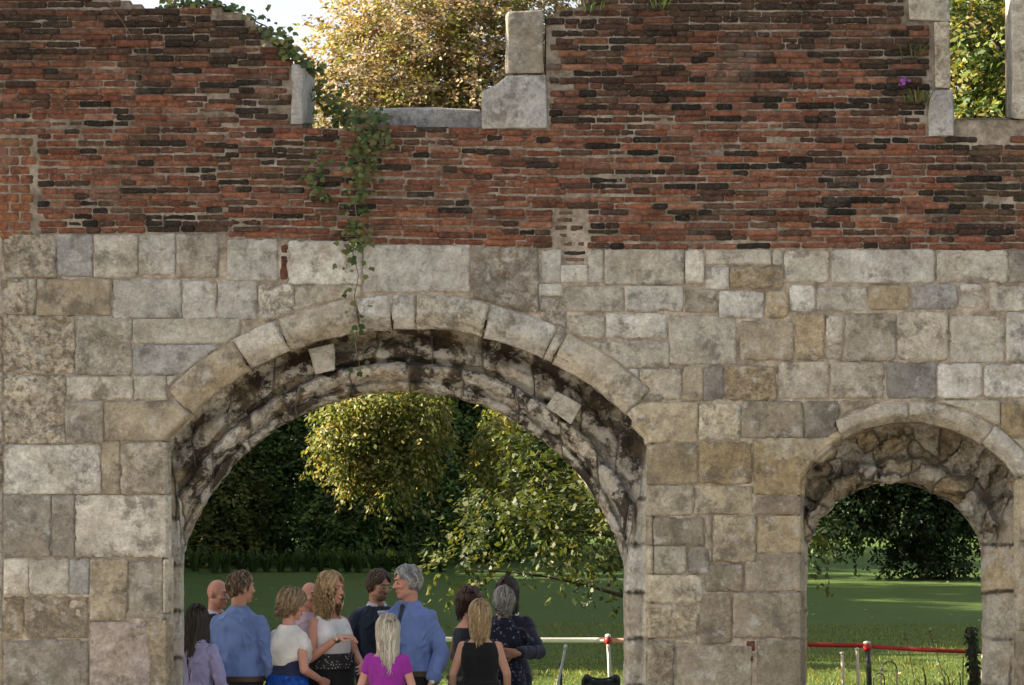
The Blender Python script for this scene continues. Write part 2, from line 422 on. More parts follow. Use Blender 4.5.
# ---- ashlar: every course read off as x0, x1, y0, y1 + tone + wear
TONE = dict(w=(.61, .60, .57), b=(.53, .49, .415), o=(.47, .395, .275), g=(.33, .31, .28), t=(.46, .405, .315), u=(.46, .465, .475), p=(.42, .365, .345), d=(.37, .345, .31), l=(.56, .535, .48), s=(.27, .265, .262))
STONES = """
4 55 235 277 b 1;56.5 92 234 276 u 0;94 137 235 277 l .4;138.5 175 234 274 w .2;176.5 218 234 277 d .4;227.5 277.5 239 280 w .2;289 361 241 284 w .2;363 469.5 245 291.5 w 0;474 538 247 312 d .9;541 561 249.5 282 w 0;561 588 265 282 w 0;588 603.5 249.5 282 w 0;605 683.5 249.5 284 l .2;685.5 704 249.5 282.5 l .2;706 771 249.5 264.5 l 0;773 782.5 249.5 265 l 0;784.5 829.5 249.5 282 l .2;832 934.5 249.5 282.5 w .2;937.5 1008 250 282.5 l .1;1009.5 1090 250 282 g .4;706 729 267 289 w 0;730.5 783 267 288 o .7;
4 35 279 314 b 1;37 111 279.5 315 t .3;113 181.5 279.5 317.5 w .2;182.5 216.5 281 318.5 w .2;218 257 281 319.5 w .1;259 293.5 285 321 l .9;295 360 285 325 l .5;539.5 562 284.5 295 w 0;540 566 297 330 d .9;563.5 624 286.5 311 l .3;625.5 683 286 311.5 w .1;685.5 716.5 289.5 312 b .2;719.5 764 291 318 w .3;766 788 291 318 o .4;790 815 285.5 311 w .2;817 867 287 311 l .3;869 909.5 285.5 309.5 o .2;912 957 284.5 309 u .2;959.5 982 284 291.5 w .1;959.5 986 294 307.5 l .1;990 1060 286 311 l .4;
4 74 315.5 373 b 1;75.5 131.5 316.5 374.5 l .6;133 240 319 343 l .2;133 220 345 374 u .2;568.5 604.5 315.5 338 l .5;606 667 313 338 w .2;669 736 316 364 l .3;740.5 793 321 360 t .3;795.5 824.5 313 360 o .5;826.5 842.5 316 342 l .3;826.5 842.5 345 359 b .3;845 895.5 313.5 361 b .3;897.5 948 312 360 b .4;950 1005 316 362.5 l .2;1007 1070 312 361 w .3;588 669 341 367.5 l .4;
4 65 375.5 443 b 1;67 132.5 377 399.5 l .2;134 166 376.5 399.5 l .2;167.5 180 376.5 392 l .2;65.8 102.8 401 443 d .3;104.8 200 401.5 440 t 0;640 681.5 369 399.5 b .3;630 638.5 369 380 l .2;682.5 703 366 400.5 t .1;704 724 366 400.5 s .4;725.8 777 366 400.5 o .9;779 829.5 362 398 b .3;831 884.5 362.5 398 b .4;886.5 936.7 361.5 398.5 s 0;938.2 982 363.5 398 w .1;984.5 1060 364 397.5 w .5;
4 100 445 493.5 w .4;102 119.5 441.5 493.5 t 0;121 168 443 493.5 b .7;634 697.8 402.5 442 b .2;699 740.5 404 440 l .6;742 803 401 437.5 g .1;804.8 840 401 437 s .2;841.5 900 400.5 424 d .1;920 1000 400.5 424 w .1;1001.5 1080 404 437 o .1;996 1080 439 476 l .2;
649 697.8 444 484 t .2;700 751.5 442 484 o .6;754 806 440.5 495 o .4;760 832 438 460 b .2;1010 1080 478 540 b .3;
4 50.5 495.5 556.5 d .3;52 74 495.5 556 d .3;75.5 168 495.5 556.5 l .3;649 693 486 515.5 l .3;694.5 753 486 514 b .2;755 803 496.5 514 p .1;1018 1080 542 630 l .3;
4 28 559 594 l .2;29 68 559 594 l .2;69.5 89 559 594 u .1;90 127 559 620 t .4;128.5 163 562 618 d .1;653.5 704 517.5 545 g .2;648 652.5 516 545 d .1;705.5 711.5 515 562 d .1;713 756 515 562 b .6;757.5 803 516 552.5 t .2;654 686 546.5 573.5 w .1;648 653 546.5 573.5 l .1;687.5 709.5 546.5 573.5 s .1;648 702.5 575.5 603 l .3;705.5 743 564.5 591.5 g .2;745.5 806 554.5 591 d .2;
4 24 596 638 o .6;25.5 88 596.5 637.5 t .7;648 698 605 637.5 b .8;700 731.5 594.5 644 d .4;733.5 810 593 638 d .2;1018 1080 632 720 d .2;
4 88 640 700 d .4;90 150 622.5 700 p .1;147 170 621 700 t .6;163.5 170 560 612 b .3;676 698 639.5 644 l .2;648 674 641 700 d .9;676 752 646 700 d .2;757.5 812 639.5 700 d .2;
4 60 703 760 b .5;62 170 703 758 l .3;4 90 762 830 d .4;92 170 760 830 b .3;648 720 703 765 b .4;722 812 703 760 d .3;648 740 767 830 l .4;742 812 763 830 b .4;1018 1080 722 830 b .4
"""
def build_ashlar():
    acc = Acc()
    rows = []
    for it in STONES.replace('\n', '').split(';'):
        if not it.strip(): continue
        a = it.split(); rows.append((*[float(v) for v in a[:4]], a[4], float(a[5])))
    # courses run on past what the photograph frames
    y = 236
    for hh in (42, 38, 57, 68, 50, 62, 36, 42, 62, 58, 70):
        for (xa, xb) in ((-168, 3), (1082, 1190)):
            x = xa
            while x < xb - 8:
                w_ = min(random.uniform(34, 84), xb - x); w_ = w_ if xb - x - w_ > 16 else xb - x
                rows.append((x, x + w_ - 1.5, y, y + hh - 1.5, random.choice('wblbtdl'), random.choice([.2, .3, .6, 1])))
                x += w_
        y += hh
    for (x0, x1, y0, y1, tone, pit) in rows:
        c = np.array(TONE[tone]) * random.uniform(.77, 1.15)
        if x0 > 630 and y0 > 395: c = c * np.array([.97, .93, .82])
        if x1 < 570: x0 -= .5; x1 += .5; y0 -= .5; y1 += .5
        else: x0 -= .2; x1 += .2; y0 -= .2; y1 += .2
        rad = .9 + pit * 2.5 + (2.0 if 765 < x0 < 1000 and y0 < 400 else 0)
        block(acc, x0, x1, y0, y1, 1.8, c, pit, random.gauss(0, .003) - .009 * pit + (.03 if (x0, y0) == (648., 641.) else 0), rad, .6 + pit * .9, .0040 + .004 * pit, True, slope=random.gauss(0, .0015))
    wpart('ashlar', acc.mesh('ashlar'), M_STONE)
build_ashlar()

# ---- arches
def arch_curve(A, n1=60, n2=220, ybot=840):
    """polyline left foot -> spring -> arc -> right foot of the outer lip"""
    pts = [(A['xl'], yy) for yy in np.linspace(ybot, A['ys'], n1, endpoint=False)]
    h = math.asin((A['xr'] - A['xl']) / 2 / A['r'])
    pts += [(A['cx'] + A['r'] * math.sin(t), A['cy'] - A['r'] * math.cos(t)) for t in np.linspace(-h, h, n2)]
    pts += [(A['xr'], yy) for yy in np.linspace(A['ys'], ybot, n1 + 1)[1:]]
    return np.array(pts)
def inner_curve(cx, cy, r, xl, xr, n1, n2, ybot, hmax=1.45, ys=None):
    h0 = math.asin(min(.985, (cx - xl) / r)); h1 = math.asin(min(.985, (xr - cx) / r))
    yl, yr = cy - r * math.cos(h0), cy - r * math.cos(h1)
    pts = [(xl, yy) for yy in np.linspace(ybot, yl, n1, endpoint=False)]
    pts += [(cx + r * math.sin(t), cy - r * math.cos(t)) for t in np.linspace(-h0, h1, n2)]
    pts += [(xr, yy) for yy in np.linspace(yr, ybot, n1 + 1)[1:]]
    return np.array(pts)
def hood(A, joints, ya, name, parent):
    acc = Acc(); R0, R1 = A['r'], A['ro']; g = (R1 - R0)
    prof = [(R1 + 1, .05), (R1 - .2, .006), (R1 - 1.5, -.004), (R1 - g * .2, -.010), (R1 - g * .45, -.014), (R1 - g * .60, -.014), (R0 + g * .32, -.008), (R0 + g * .26, .004), (R0 + g * .10, .040), (R0, .062), (R0 - .5, .085), (R0 + 1.0, .14), (R0 + 4, .19)]
    pr = []
    for (a, b) in zip(prof[:-1], prof[1:]):
        for k in range(3): pr.append((a[0] + (b[0] - a[0]) * k / 3, a[1] + (b[1] - a[1]) * k / 3))
    pr.append(prof[-1]); full = np.array(pr)
    def slim(w_):                      # below the label stops only the chamfer runs on down
        q = full.copy(); m = q[:, 0] > R0 + 1; q[m, 0] = R0 + 1 + (q[m, 0] - R0 - 1) * w_ / (R1 - R0); q[:, 1] = np.where(q[:, 1] < .02, .4 * q[:, 1] + .004, q[:, 1]); return q
    for (t0, t1, tone, pit, *nr) in joints:
        sd = random.uniform(0, 800); pr = full if not nr else slim(nr[0])
        n = max(6, int((t1 - t0) * math.pi / 180 * R1 / 2.0))
        th = np.radians(np.linspace(t0 + .10, t1 - .10, n))
        T, R = np.meshgrid(th, pr[:, 0], indexing='ij'); Y = np.broadcast_to(pr[:, 1], T.shape).copy()
        sag = random.gauss(0, .8)
        px = A['cx'] + R * np.sin(T); py = A['cy'] - R * np.cos(T)
        e = np.minimum(T - th[0], th[-1] - T) * R
        Y = Y + .02 * np.clip(1 - e / 2.2, 0, 1) ** 2 + random.gauss(0, .004)
        Y = Y + .012 * fbm2(px, py, 13., 4, sd) * (.5 + pit) + .006 * fbm2(px, py, 4., 3, sd + 9) * (.4 + pit)
        px = px + 1.3 * fbm2(px, py, 16., 3, sd + 20); py = py + (1.3 + pit) * fbm2(px, py, 12., 3, sd + 31) + sag
        V = np.stack([fx(px).ravel(), Y.ravel(), fz(py).ravel()], 1)
        acc.add(V, gridq(n, len(pr), True), (*(np.array(TONE[tone]) * random.uniform(.92, 1.08)), pit))
        for row in (0, n - 1):      # close the ends into the wall
            E = V.reshape(n, len(pr), 3)[row]; B = E.copy(); B[:, 1] = .20
            acc.add(np.concatenate([E, B]), np.stack([np.arange(len(pr) - 1), np.arange(1, len(pr)), np.arange(1, len(pr)) + len(pr), np.arange(len(pr) - 1) + len(pr)], 1), (.3, .27, .22, .4))
    return wpart(name, acc.mesh(name), M_STONE, parent)
def ang(A, x, y): return math.degrees(math.atan2(x - A['cx'], A['cy'] - y))

def cells(px, py, seeds):
    """nearest and second nearest seed: rubble blocks and the joints between them"""
    p = np.stack([px.ravel(), py.ravel()], 1); f1 = np.full(len(p), 1e9); f2 = f1.copy(); id_ = np.zeros(len(p), int)
    for k, q in enumerate(seeds):
        d = np.hypot(*(p - q).T); nw = d < f1
        f2 = np.where(nw, f1, np.minimum(f2, d)); f1 = np.where(nw, d, f1); id_ = np.where(nw, k, id_)
    return id_.reshape(px.shape), (f2 - f1).reshape(px.shape)
def arch_ring(name, A, inn, prof, jprof, tones, amp, seed, size, label, ring, mat=M_CRUST, cello=.55, joint=.8, blk=24, rag=3.6):
    """the recessed order: splayed, broken mouldings from the lip down to the inner edge, then the soffit"""
    n1, n2 = 110, 260
    Fc = arch_curve(A, n1, n2); Ic = inner_curve(*inn, n1, n2, 840)
    n = len(Fc); us = []; ya = []; yj = []
    prof = np.array(prof); jy = np.interp(prof[:, 0], [q[0] for q in jprof], [q[1] for q in jprof])
    last = np.nonzero(prof[:, 0] >= 1)[0]; jy[last] = prof[last, 1]
    for k in range(len(prof) - 1):
        m = max(3, int(abs(prof[k + 1, 0] - prof[k, 0]) * 34), int(abs(prof[k + 1, 1] - prof[k, 1]) * 60))
        for q in range(m):
            w_ = q / m; us.append(prof[k, 0] * (1 - w_) + prof[k + 1, 0] * w_); ya.append(prof[k, 1] * (1 - w_) + prof[k + 1, 1] * w_); yj.append(jy[k] * (1 - w_) + jy[k + 1] * w_)
    us.append(prof[-1, 0]); ya.append(prof[-1, 1]); yj.append(jy[-1]); us, ya, yj = map(np.array, (us, ya, yj))
    s = np.arange(n); jb = np.maximum(sst(n1 + 14, n1 - 12, s), sst(n1 + n2 - 14, n1 + n2 + 12, s))[:, None]
    S, U = np.meshgrid(s, us, indexing='ij'); Y = ya[None] * (1 - jb) + yj[None] * jb
    Uc = np.clip(U, 0, 1)
    PX = Fc[:, 0][:, None] * (1 - Uc) + Ic[:, 0][:, None] * Uc; PY = Fc[:, 1][:, None] * (1 - Uc) + Ic[:, 1][:, None] * Uc
    out = Fc - np.array([A['cx'], A['cy']]); arc = (s > n1) & (s < n1 + n2); out[~arc, 1] = 0
    out = unit(out)
    PX = PX + out[:, 0][:, None] * np.maximum(0, -U) * 120; PY = PY + out[:, 1][:, None] * np.maximum(0, -U) * 120
    wn = sst(.02, .15, U); depth_q = np.clip(U - 1, 0, 1) + (np.arange(len(us))[None] / len(us)) * 0
    PYd = PY + np.where(U >= 1, (Y - .4) * 90, 0); PXd = PX + np.where(U >= 1, (Y - .4) * 60, 0)
    rs = np.random.default_rng(int(seed * 10))
    lo, hi = Fc.min(0) - 20, Fc.max(0) + 20
    g = [(x + rs.uniform(-.38, .38) * size, y + rs.uniform(-.38, .38) * size * .8) for x in np.arange(lo[0], hi[0], size) for y in np.arange(lo[1], hi[1] + 40, size * .8)]
    g = [q for q in g if -60 < (q[1] - A['ys']) or np.hypot(q[0] - A['cx'], q[1] - A['cy']) > inn[2] * .6]
    wx = PXd + 9 * fbm2(PXd, PYd, 16., 3, seed + 2); wy = PYd + 9 * fbm2(PXd, PYd, 14., 3, seed + 4)
    cid, gap = cells(wx, wy, g)
    vb = np.where(U < .55, 0, 1); sv = S + 2.0 * fbm2(S, U * 20, 9., 2, seed + 11) + vb * blk * .45     # voussoirs in two rings
    cv = (np.floor(sv / blk) * 2 + vb).astype(int) % len(g); gv = np.minimum(np.mod(sv, blk), blk - np.mod(sv, blk)) * 1.6
    jh = 47.; yv = PY + 2 * fbm2(PX, PY, 20., 2, seed + 12) + np.where(S < len(Fc) / 2, 0, 19); cj = (np.floor(yv / jh) * 3 + np.where(S < len(Fc) / 2, 0, 1)).astype(int) % len(g); gj = np.minimum(np.mod(yv, jh), jh - np.mod(yv, jh))
    if ring: cid, gap = cv, gv
    jm = np.broadcast_to(jb > .5, S.shape)
    cid = np.where(jm, cj, cid); gap = np.where(jm, gj, gap)
    coff = rs.normal(0, 1, len(g)); coff = coff[cid]
    Y = Y + wn * amp * (coff * cello + joint * sst(2.4, .2, gap))
    rough = fbm2(PX, PY, 22., 5, seed) * 1.2 + .7 * fbm2(PXd, PYd, 7., 4, seed + 7)
    chunk = sst(.08, .2, fbm2(PX, PY, 30., 3, seed + 60))
    Y = Y + wn * amp * (rough + .9 * chunk) * (1 - .6 * jb)
    PX = PX + wn * (rag * (1 - .5 * jb)) * fbm2(PXd, PYd, 11., 4, seed + 80); PY = PY + wn * rag * (1 - jb) * fbm2(PXd, PYd, 11., 4, seed + 90)
    sc = (D + Y) / F
    V = np.stack([((PX - 512) * sc).ravel(), Y.ravel(), (CH + (HY - PY) * sc).ravel()], 1)
    C = np.zeros((len(V), 4)); tn = np.array([TONE[tones[q % len(tones)]] for q in range(len(g))]) * rs.uniform(.8, 1.15, (len(g), 1))
    C[:, :3] = tn[cid.ravel()]; C[:, 3] = (.95 * (1 - jb) + .18 * jb + 0 * U).ravel()
    return wpart(name, mesh_np(name, V, gridq(n, len(us), True), C), mat, label=label)
gro_u = .5
# widest arch; the inner edge is drawn at its own depth behind the face
ring1 = arch_ring('large_arch', A1, (402., 619., 228., 183.5, 624.),
    [(-.06, .02), (-.03, .05), (0.0, .18), (.03, .34), (.13, .37), (.24, .31), (.32, .27), (.44, .27), (.49, .32), (.53, .34), (.56, .25), (.60, .22), (.72, .25), (.80, .32), (.84, .35), (.88, .31), (.95, .33), (1.0, .38), (1.0, .55), (1.0, .71)],
    [(-.06, .02), (-.03, .05), (0., .10), (.12, .22), (.2, .24), (.8, .25), (.9, .27), (1., .33)],
    'bwlblwtw', .030, 12.3, 44, 'wide weathered arch with blackened broken mouldings', True, M_CRUST, .20, .6, 25)
hood(A1, [(A1['a0'], ang(A1, 233, 340), 't', .3), (ang(A1, 233, 340), ang(A1, 281, 331), 'l', .35), (ang(A1, 281, 331), ang(A1, 358, 315), 'b', .15), (ang(A1, 358, 315), ang(A1, 391, 312), 'w', .2), (ang(A1, 391, 312), ang(A1, 416, 312), 'w', .1),
          (ang(A1, 416, 312), ang(A1, 486, 322), 'l', .8), (ang(A1, 486, 322), ang(A1, 549, 345), 'w', .2), (ang(A1, 549, 345), ang(A1, 558, 350), 'l', .1), (ang(A1, 558, 350), A1['a1'], 'b', .2), (-49.3, A1['a0'], 't', .1, 13), (A1['a1'], 49.3, 'l', .1, 13)], 0, 'hood_mould', ring1)
ring2 = arch_ring('small_arch', A2, (893.5, 572., 91., 806., 982.),
    [(-.06, .02), (-.03, .05), (0.0, .18), (.05, .44), (.22, .50), (.46, .50), (.60, .49), (.66, .36), (.74, .33), (.88, .34), (1.0, .42), (1.0, .56), (1.0, .70)],
    [(-.06, .02), (-.03, .05), (0., .10), (.12, .20), (.3, .24), (.7, .32), (.9, .38), (1., .46)],
    'obolobt', .055, 71.7, 36, 'narrow arch with a broken rubble soffit', False, M_RUBBLE, .5, .35, rag=7.)
hood(A2, [(-57.2, A2['a0'], 'o', .3, 9), (A2['a0'], -1.0, 'b', .15), (-1.0, 34, 'b', .1), (34, A2['a1'], 'l', .2)], 0, 'hood_mould', ring2)

def slab(name, front, back, y0, y1, mat, tone, parent=None, cuts=5, amp=.006, bev=.012, pit=.2, label=None):
    """a single dressed stone: outline on its front and back planes, worn edges"""
    bm = bmesh.new()
    a = [bm.verts.new(W(px, py, y0)) for px, py in front]; b = [bm.verts.new(W(px, py, y1)) for px, py in back]
    bm.faces.new(a); bm.faces.new(b[::-1])
    for i in range(len(a)):
        j = (i + 1) % len(a); bm.faces.new((a[j], a[i], b[i], b[j]))
    bmesh.ops.recalc_face_normals(bm, faces=bm.faces)
    bmesh.ops.bevel(bm, geom=list(bm.edges), offset=bev, segments=2, affect='EDGES', profile=.6)
    bmesh.ops.triangulate(bm, faces=[f for f in bm.faces if len(f.verts) > 4])
    for _ in range(cuts - 1):
        es = [e for e in bm.edges if e.calc_length() > .035]
        if es: bmesh.ops.subdivide_edges(bm, edges=es, cuts=1)
    bmesh.ops.triangulate(bm, faces=[f for f in bm.faces if len(f.verts) > 4])
    P = np.array([v.co[:] for v in bm.verts]); n = fbm(P * 9 + 5, 4); n2 = fbm(P * 30, 3)
    for v, k, k2 in zip(bm.verts, n, n2): v.co += v.normal * (amp * k * 1.6 + amp * .5 * k2)
    me = bpy.data.meshes.new(name); bm.to_mesh(me); bm.free()
    at = me.color_attributes.new('col', 'FLOAT_COLOR', 'POINT')
    at.data.foreach_set('color', np.tile(np.array([*TONE[tone], pit], dtype=np.float32), len(me.vertices)))
    return wpart(name, me, mat, parent, label)
# ruined windows at the wall top
slab('window_jamb', [(292, 64), (304, 66), (302, 124), (291, 124)], [(292, 64), (316, 70), (314, 124), (292, 124)], -.012, .62, M_STONE, 'u')
slab('window_jamb', [(508, 12), (543.5, 10), (544, 73), (507, 74)], [(506, 14), (540, 12), (540, 74), (505, 74)], -.01, .66, M_STONE, 'g', pit=.3)
slab('window_jamb', [(481, 92), (490, 88), (499, 83), (507, 75.5), (546, 75), (547.5, 128), (482, 128.5)], [(485, 92), (492, 88), (500, 83), (507, 76), (540, 76), (542, 128), (486, 128)], -.015, .66, M_STONE, 'u', pit=.2)
slab('window_sill', [(368, 109.5), (430, 109), (482, 111), (483, 134), (368, 134)], [(370, 108), (430, 107.5), (478, 109), (478, 132), (370, 132)], .30, .66, M_STONE, 'u')
slab('window_jamb', [(908, -12), (949, -12), (949.5, 21), (909, 20)], [(908, -12), (945, -12), (945, 21), (909, 20)], -.012, .6, M_STONE, 'l', pit=.2)
slab('window_jamb', [(934, 22), (949.5, 22), (950.5, 88.5), (935, 88)], [(934, 22), (945, 22), (947, 88), (935, 88)], -.008, .6, M_STONE, 'b', pit=.8)
slab('window_jamb', [(929.5, 89.5), (953, 89.5), (954, 136), (928, 137)], [(930, 90), (952, 90), (956, 136), (930, 136)], -.012, .6, M_STONE, 'u', pit=0, label='smooth blue-grey jamb stone')
slab('window_sill', [(955, 121), (1075, 120), (1075, 139), (955, 140)], [(955, 118), (1070, 117), (1070, 138), (955, 138)], .02, .64, M_STONE, 'd', pit=.7)
slab('window_jamb', [(1011, -30), (1060, -30), (1060, 119), (1013, 119)], [(1005, -30), (1060, -30), (1060, 118), (1007, 118)], .0, .6, M_STONE, 'l', pit=.4)
# replaced stones let into the wide arch
slab('inset_stone', [(308, 349), (334, 343), (335, 370), (316, 374)], [(308, 349), (334, 343), (335, 370), (316, 374)], .17, .34, M_STONE, 'l', ring1, bev=.008, pit=0)
slab('inset_stone', [(557, 391), (582, 405), (571, 424), (546, 407)], [(557, 391), (582, 405), (571, 424), (546, 407)], .17, .36, M_STONE, 'l', ring1, bev=.008, pit=0)
for o in ring1.children:
    if o.name.startswith('inset'): o['label'] = 'clean pale replacement stone'
for r in (ring1, ring2):
    for o in r.children: o.location = (0, 0, 0)
# ------------------------------------------------------------------ leaves, trees, plants
M_LEAF = m_attr('leaf', .55, .35, .38); M_NEEDLE = m_attr('evergreen_leaf', .7, .2, .15)
M_BARK = m_plain('bark', (.045, .036, .028), .95, 14, .5, .9)
M_STEM = m_plain('green_stem', (.09, .10, .04), .8, 20, .3)
M_TWIG = m_plain('brown_stem', (.14, .105, .075), .9, 20, .4)
M_PETAL = m_attr('petal', .6, .2, .3, (1.1, .9, .8))
def leaf_mesh(name, P, T, N, L, Wd, C, lobed=False):
    """P base points, T tip directions, N face normals, L lengths, Wd widths, C tones"""
    T = unit(T); S = unit(np.cross(T, N)); N = np.cross(S, T)
    n = len(P); L = np.broadcast_to(L, n)[:, None]; Wd = np.broadcast_to(Wd, n)[:, None]
    if lobed:
        prof = [(0, 0, 0), (.18, -.42, -.06), (.45, -.5, -.10), (.62, -.30, -.04), (1.0, 0, -.12), (.62, .30, -.04), (.45, .5, -.10), (.18, .42, -.06)]
        faces = [(0, 1, 2, 3), (0, 3, 4, 5), (0, 5, 6, 7)]
    else:
        prof = [(0, 0, 0), (.42, -.5, -.10), (1.0, 0, -.06), (.42, .5, -.10)]
        faces = [(0, 1, 2, 3)]
    k = len(prof); V = np.empty((n, k, 3))
    for i, (a, b, c) in enumerate(prof): V[:, i] = P + T * (L * a) + S * (Wd * b) + N * (L * c)
    base = (np.arange(n) * k)[:, None]
    Q = np.concatenate([base + np.array(f)[None] for f in faces])
    C4 = np.ones((n, 4)); C4[:, :3] = C
    return mesh_np(name, V.reshape(-1, 3), Q, np.repeat(C4, k, 0))
def tube(acc, pts, radii, c=(.1, .1, .1, 1), seg=6):
    pts = np.asarray(pts, float); n = len(pts); t = unit(np.gradient(pts, axis=0))
    ref = np.where(np.abs(t[:, 2:3]) > .9, np.array([[1., 0, 0]]), np.array([[0, 0, 1.]]))
    s = unit(np.cross(t, ref)); b = np.cross(s, t)
    a = np.linspace(0, 2 * np.pi, seg, endpoint=False)
    r = np.broadcast_to(radii, n)[:, None, None]
    V = pts[:, None] + r * (np.cos(a)[None, :, None] * s[:, None] + np.sin(a)[None, :, None] * b[:, None])
    i, j = np.meshgrid(np.arange(n - 1), np.arange(seg), indexing='ij')
    p0 = (i * seg + j).ravel(); p1 = (i * seg + (j + 1) % seg).ravel()
    Q = np.stack([p0, p1, p1 + seg, p0 + seg], 1)
    V = V.reshape(-1, 3)
    capq = []
    if seg == 4: capq = [[0, 1, 2, 3], [len(V) - 1, len(V) - 2, len(V) - 3, len(V) - 4]]
    elif seg == 6: capq = [[3, 2, 1, 0], [0, 5, 4, 3], [len(V) - 6, len(V) - 5, len(V) - 4, len(V) - 3], [len(V) - 3, len(V) - 2, len(V) - 1, len(V) - 6]]
    elif seg == 8: capq = [[3, 2, 1, 0], [7, 4, 3, 0], [7, 6, 5, 4]] + [[len(V) - 8 + q for q in f[::-1]] for f in ([3, 2, 1, 0], [7, 4, 3, 0], [7, 6, 5, 4])]
    if capq: Q = np.concatenate([Q, np.array(capq)])
    acc.add(V, Q, c)
def bez(a, b, c, n): 
    t = np.linspace(0, 1, n)[:, None]; a, b, c = map(np.asarray, (a, b, c))
    return a * (1 - t) ** 2 + 2 * b * t * (1 - t) + c * t * t
def pick(tones, n, var=.22):
    t = np.array(tones)[RNG.integers(0, len(tones), n)]
    return t * RNG.uniform(1 - var, 1 + var, (n, 1))
def sprays(centres, out, nl, length, droop, leaf, tones, flat=.5, width=.55):
    """leafy twigs: each grows from its centre outwards, bending down, with leaves along it"""
    m = len(centres)
    ln = length * RNG.uniform(.6, 1.3, m)
    t = RNG.uniform(0, 1, (m, nl)) ** .8
    d = unit(out + RNG.normal(0, .35, (m, 3)))
    pos = centres[:, None] + d[:, None] * (t * ln[:, None])[..., None]
    pos[..., 2] -= droop * (t ** 1.7) * ln[:, None]
    side = unit(np.cross(d, np.array([0, 0, 1.]))); sg = np.where(RNG.random((m, nl)) < .5, -1., 1.)[..., None]
    pos = pos + side[:, None] * sg * leaf * RNG.uniform(.05, .5, (m, nl, 1)) + RNG.normal(0, leaf * .45, (m, nl, 3))
    tip = d[:, None] * .6 + side[:, None] * sg * .8 + RNG.normal(0, .4, (m, nl, 3)); tip[..., 2] -= droop * .9
    nrm = np.array([0, 0, 1.]) * flat + d[:, None] * .45 + RNG.normal(0, .45, (m, nl, 3))
    ct = pick(tones, m, .2)[:, None] * RNG.uniform(.75, 1.25, (m, nl, 1))
    k = m * nl
    L = leaf * RNG.uniform(.65, 1.25, k)
    return pos.reshape(k, 3), tip.reshape(k, 3), nrm.reshape(k, 3), L, L * width * RNG.uniform(.8, 1.2, k), ct.reshape(k, 3)
def lobes_points(lobes, n, inner=.55):
    vol = np.array([l[3] * l[4] + l[4] * l[5] + l[3] * l[5] for l in lobes]); idx = RNG.choice(len(lobes), n, p=vol / vol.sum())
    L = np.array(lobes)[idx]; d = unit(RNG.normal(0, 1, (n, 3)))
    r = RNG.uniform(inner ** 3, 1.0, n) ** (1 / 3)
    r = r * (1 + .30 * fbm(d * 2.3 + L[:, :3] * .7, 3))
    P = L[:, :3] + d * L[:, 3:6] * r[:, None]
    return P, unit(d / L[:, 3:6])
def tree(name, label, base, lobes, n, nl, leaf, tones, trunk_r=.25, length=.5, droop=.5, group=None, mat=None, flat=.5, width=.55, cat='tree', lean=(0, 0), inner=.55, limbs=3):
    """lobes: (dx, dy, z, rx, ry, rz) round the foot"""
    root = empty(name, base, random.uniform(0, .01), label, cat, group)
    acc = Acc()
    top = max(l[2] for l in lobes)
    zf = np.linspace(-.15, top, 9); tr = np.stack([lean[0] * (zf / top) ** 1.5 + .12 * np.sin(zf * .8 + 1) * trunk_r * 2, lean[1] * (zf / top) ** 1.5 + .1 * np.cos(zf * .7) * trunk_r * 2, zf], 1)
    rr = trunk_r * (1 - .8 * zf.clip(0) / top); rr[0] *= 1.5; rr[1] *= 1.05
    tube(acc, tr, rr, seg=8)
    if limbs:
        for l in lobes:
            for q in range(limbs):
                z0 = random.uniform(.25, .8) * min(l[2] + .3, top); p0 = [np.interp(z0, zf, tr[:, k]) for k in range(3)]
                tgt = np.array(l[:3]) + np.array([random.uniform(-.6, .6) * l[3 + k] for k in range(3)])
                mid = [(p0[0] + tgt[0]) / 2, (p0[1] + tgt[1]) / 2, max(p0[2], tgt[2]) + .15 * l[5]]
                tube(acc, bez(p0, mid, tgt, 7), np.linspace(trunk_r * .34, trunk_r * .05, 7), seg=6)
    link('trunk', acc.mesh('trunk'), M_BARK, root)
    P, d = lobes_points(lobes, n, inner)
    link('crown', leaf_mesh('crown', *sprays(P, d, nl, length, droop, leaf, tones, flat, width)), mat or M_LEAF, root, smooth=False)
    return root
def at(px, d): return ((px - 512) * d / F, d - D, lawn_z(d - D))

BKG = [(.090, .118, .036), (.11, .135, .040), (.075, .095, .034), (.14, .145, .045)]
DKG = [(.022, .042, .013), (.030, .055, .016), (.018, .034, .014), (.038, .060, .018)]
MDG = [(.045, .085, .018), (.060, .10, .020), (.036, .068, .016), (.075, .105, .025)]
YLG = [(.18, .185, .04), (.14, .165, .034), (.22, .20, .05), (.11, .14, .03), (.27, .225, .075)]
COP = [(.30, .21, .12), (.23, .20, .075), (.36, .25, .17), (.18, .125, .08), (.26, .24, .10), (.42, .33, .23)]

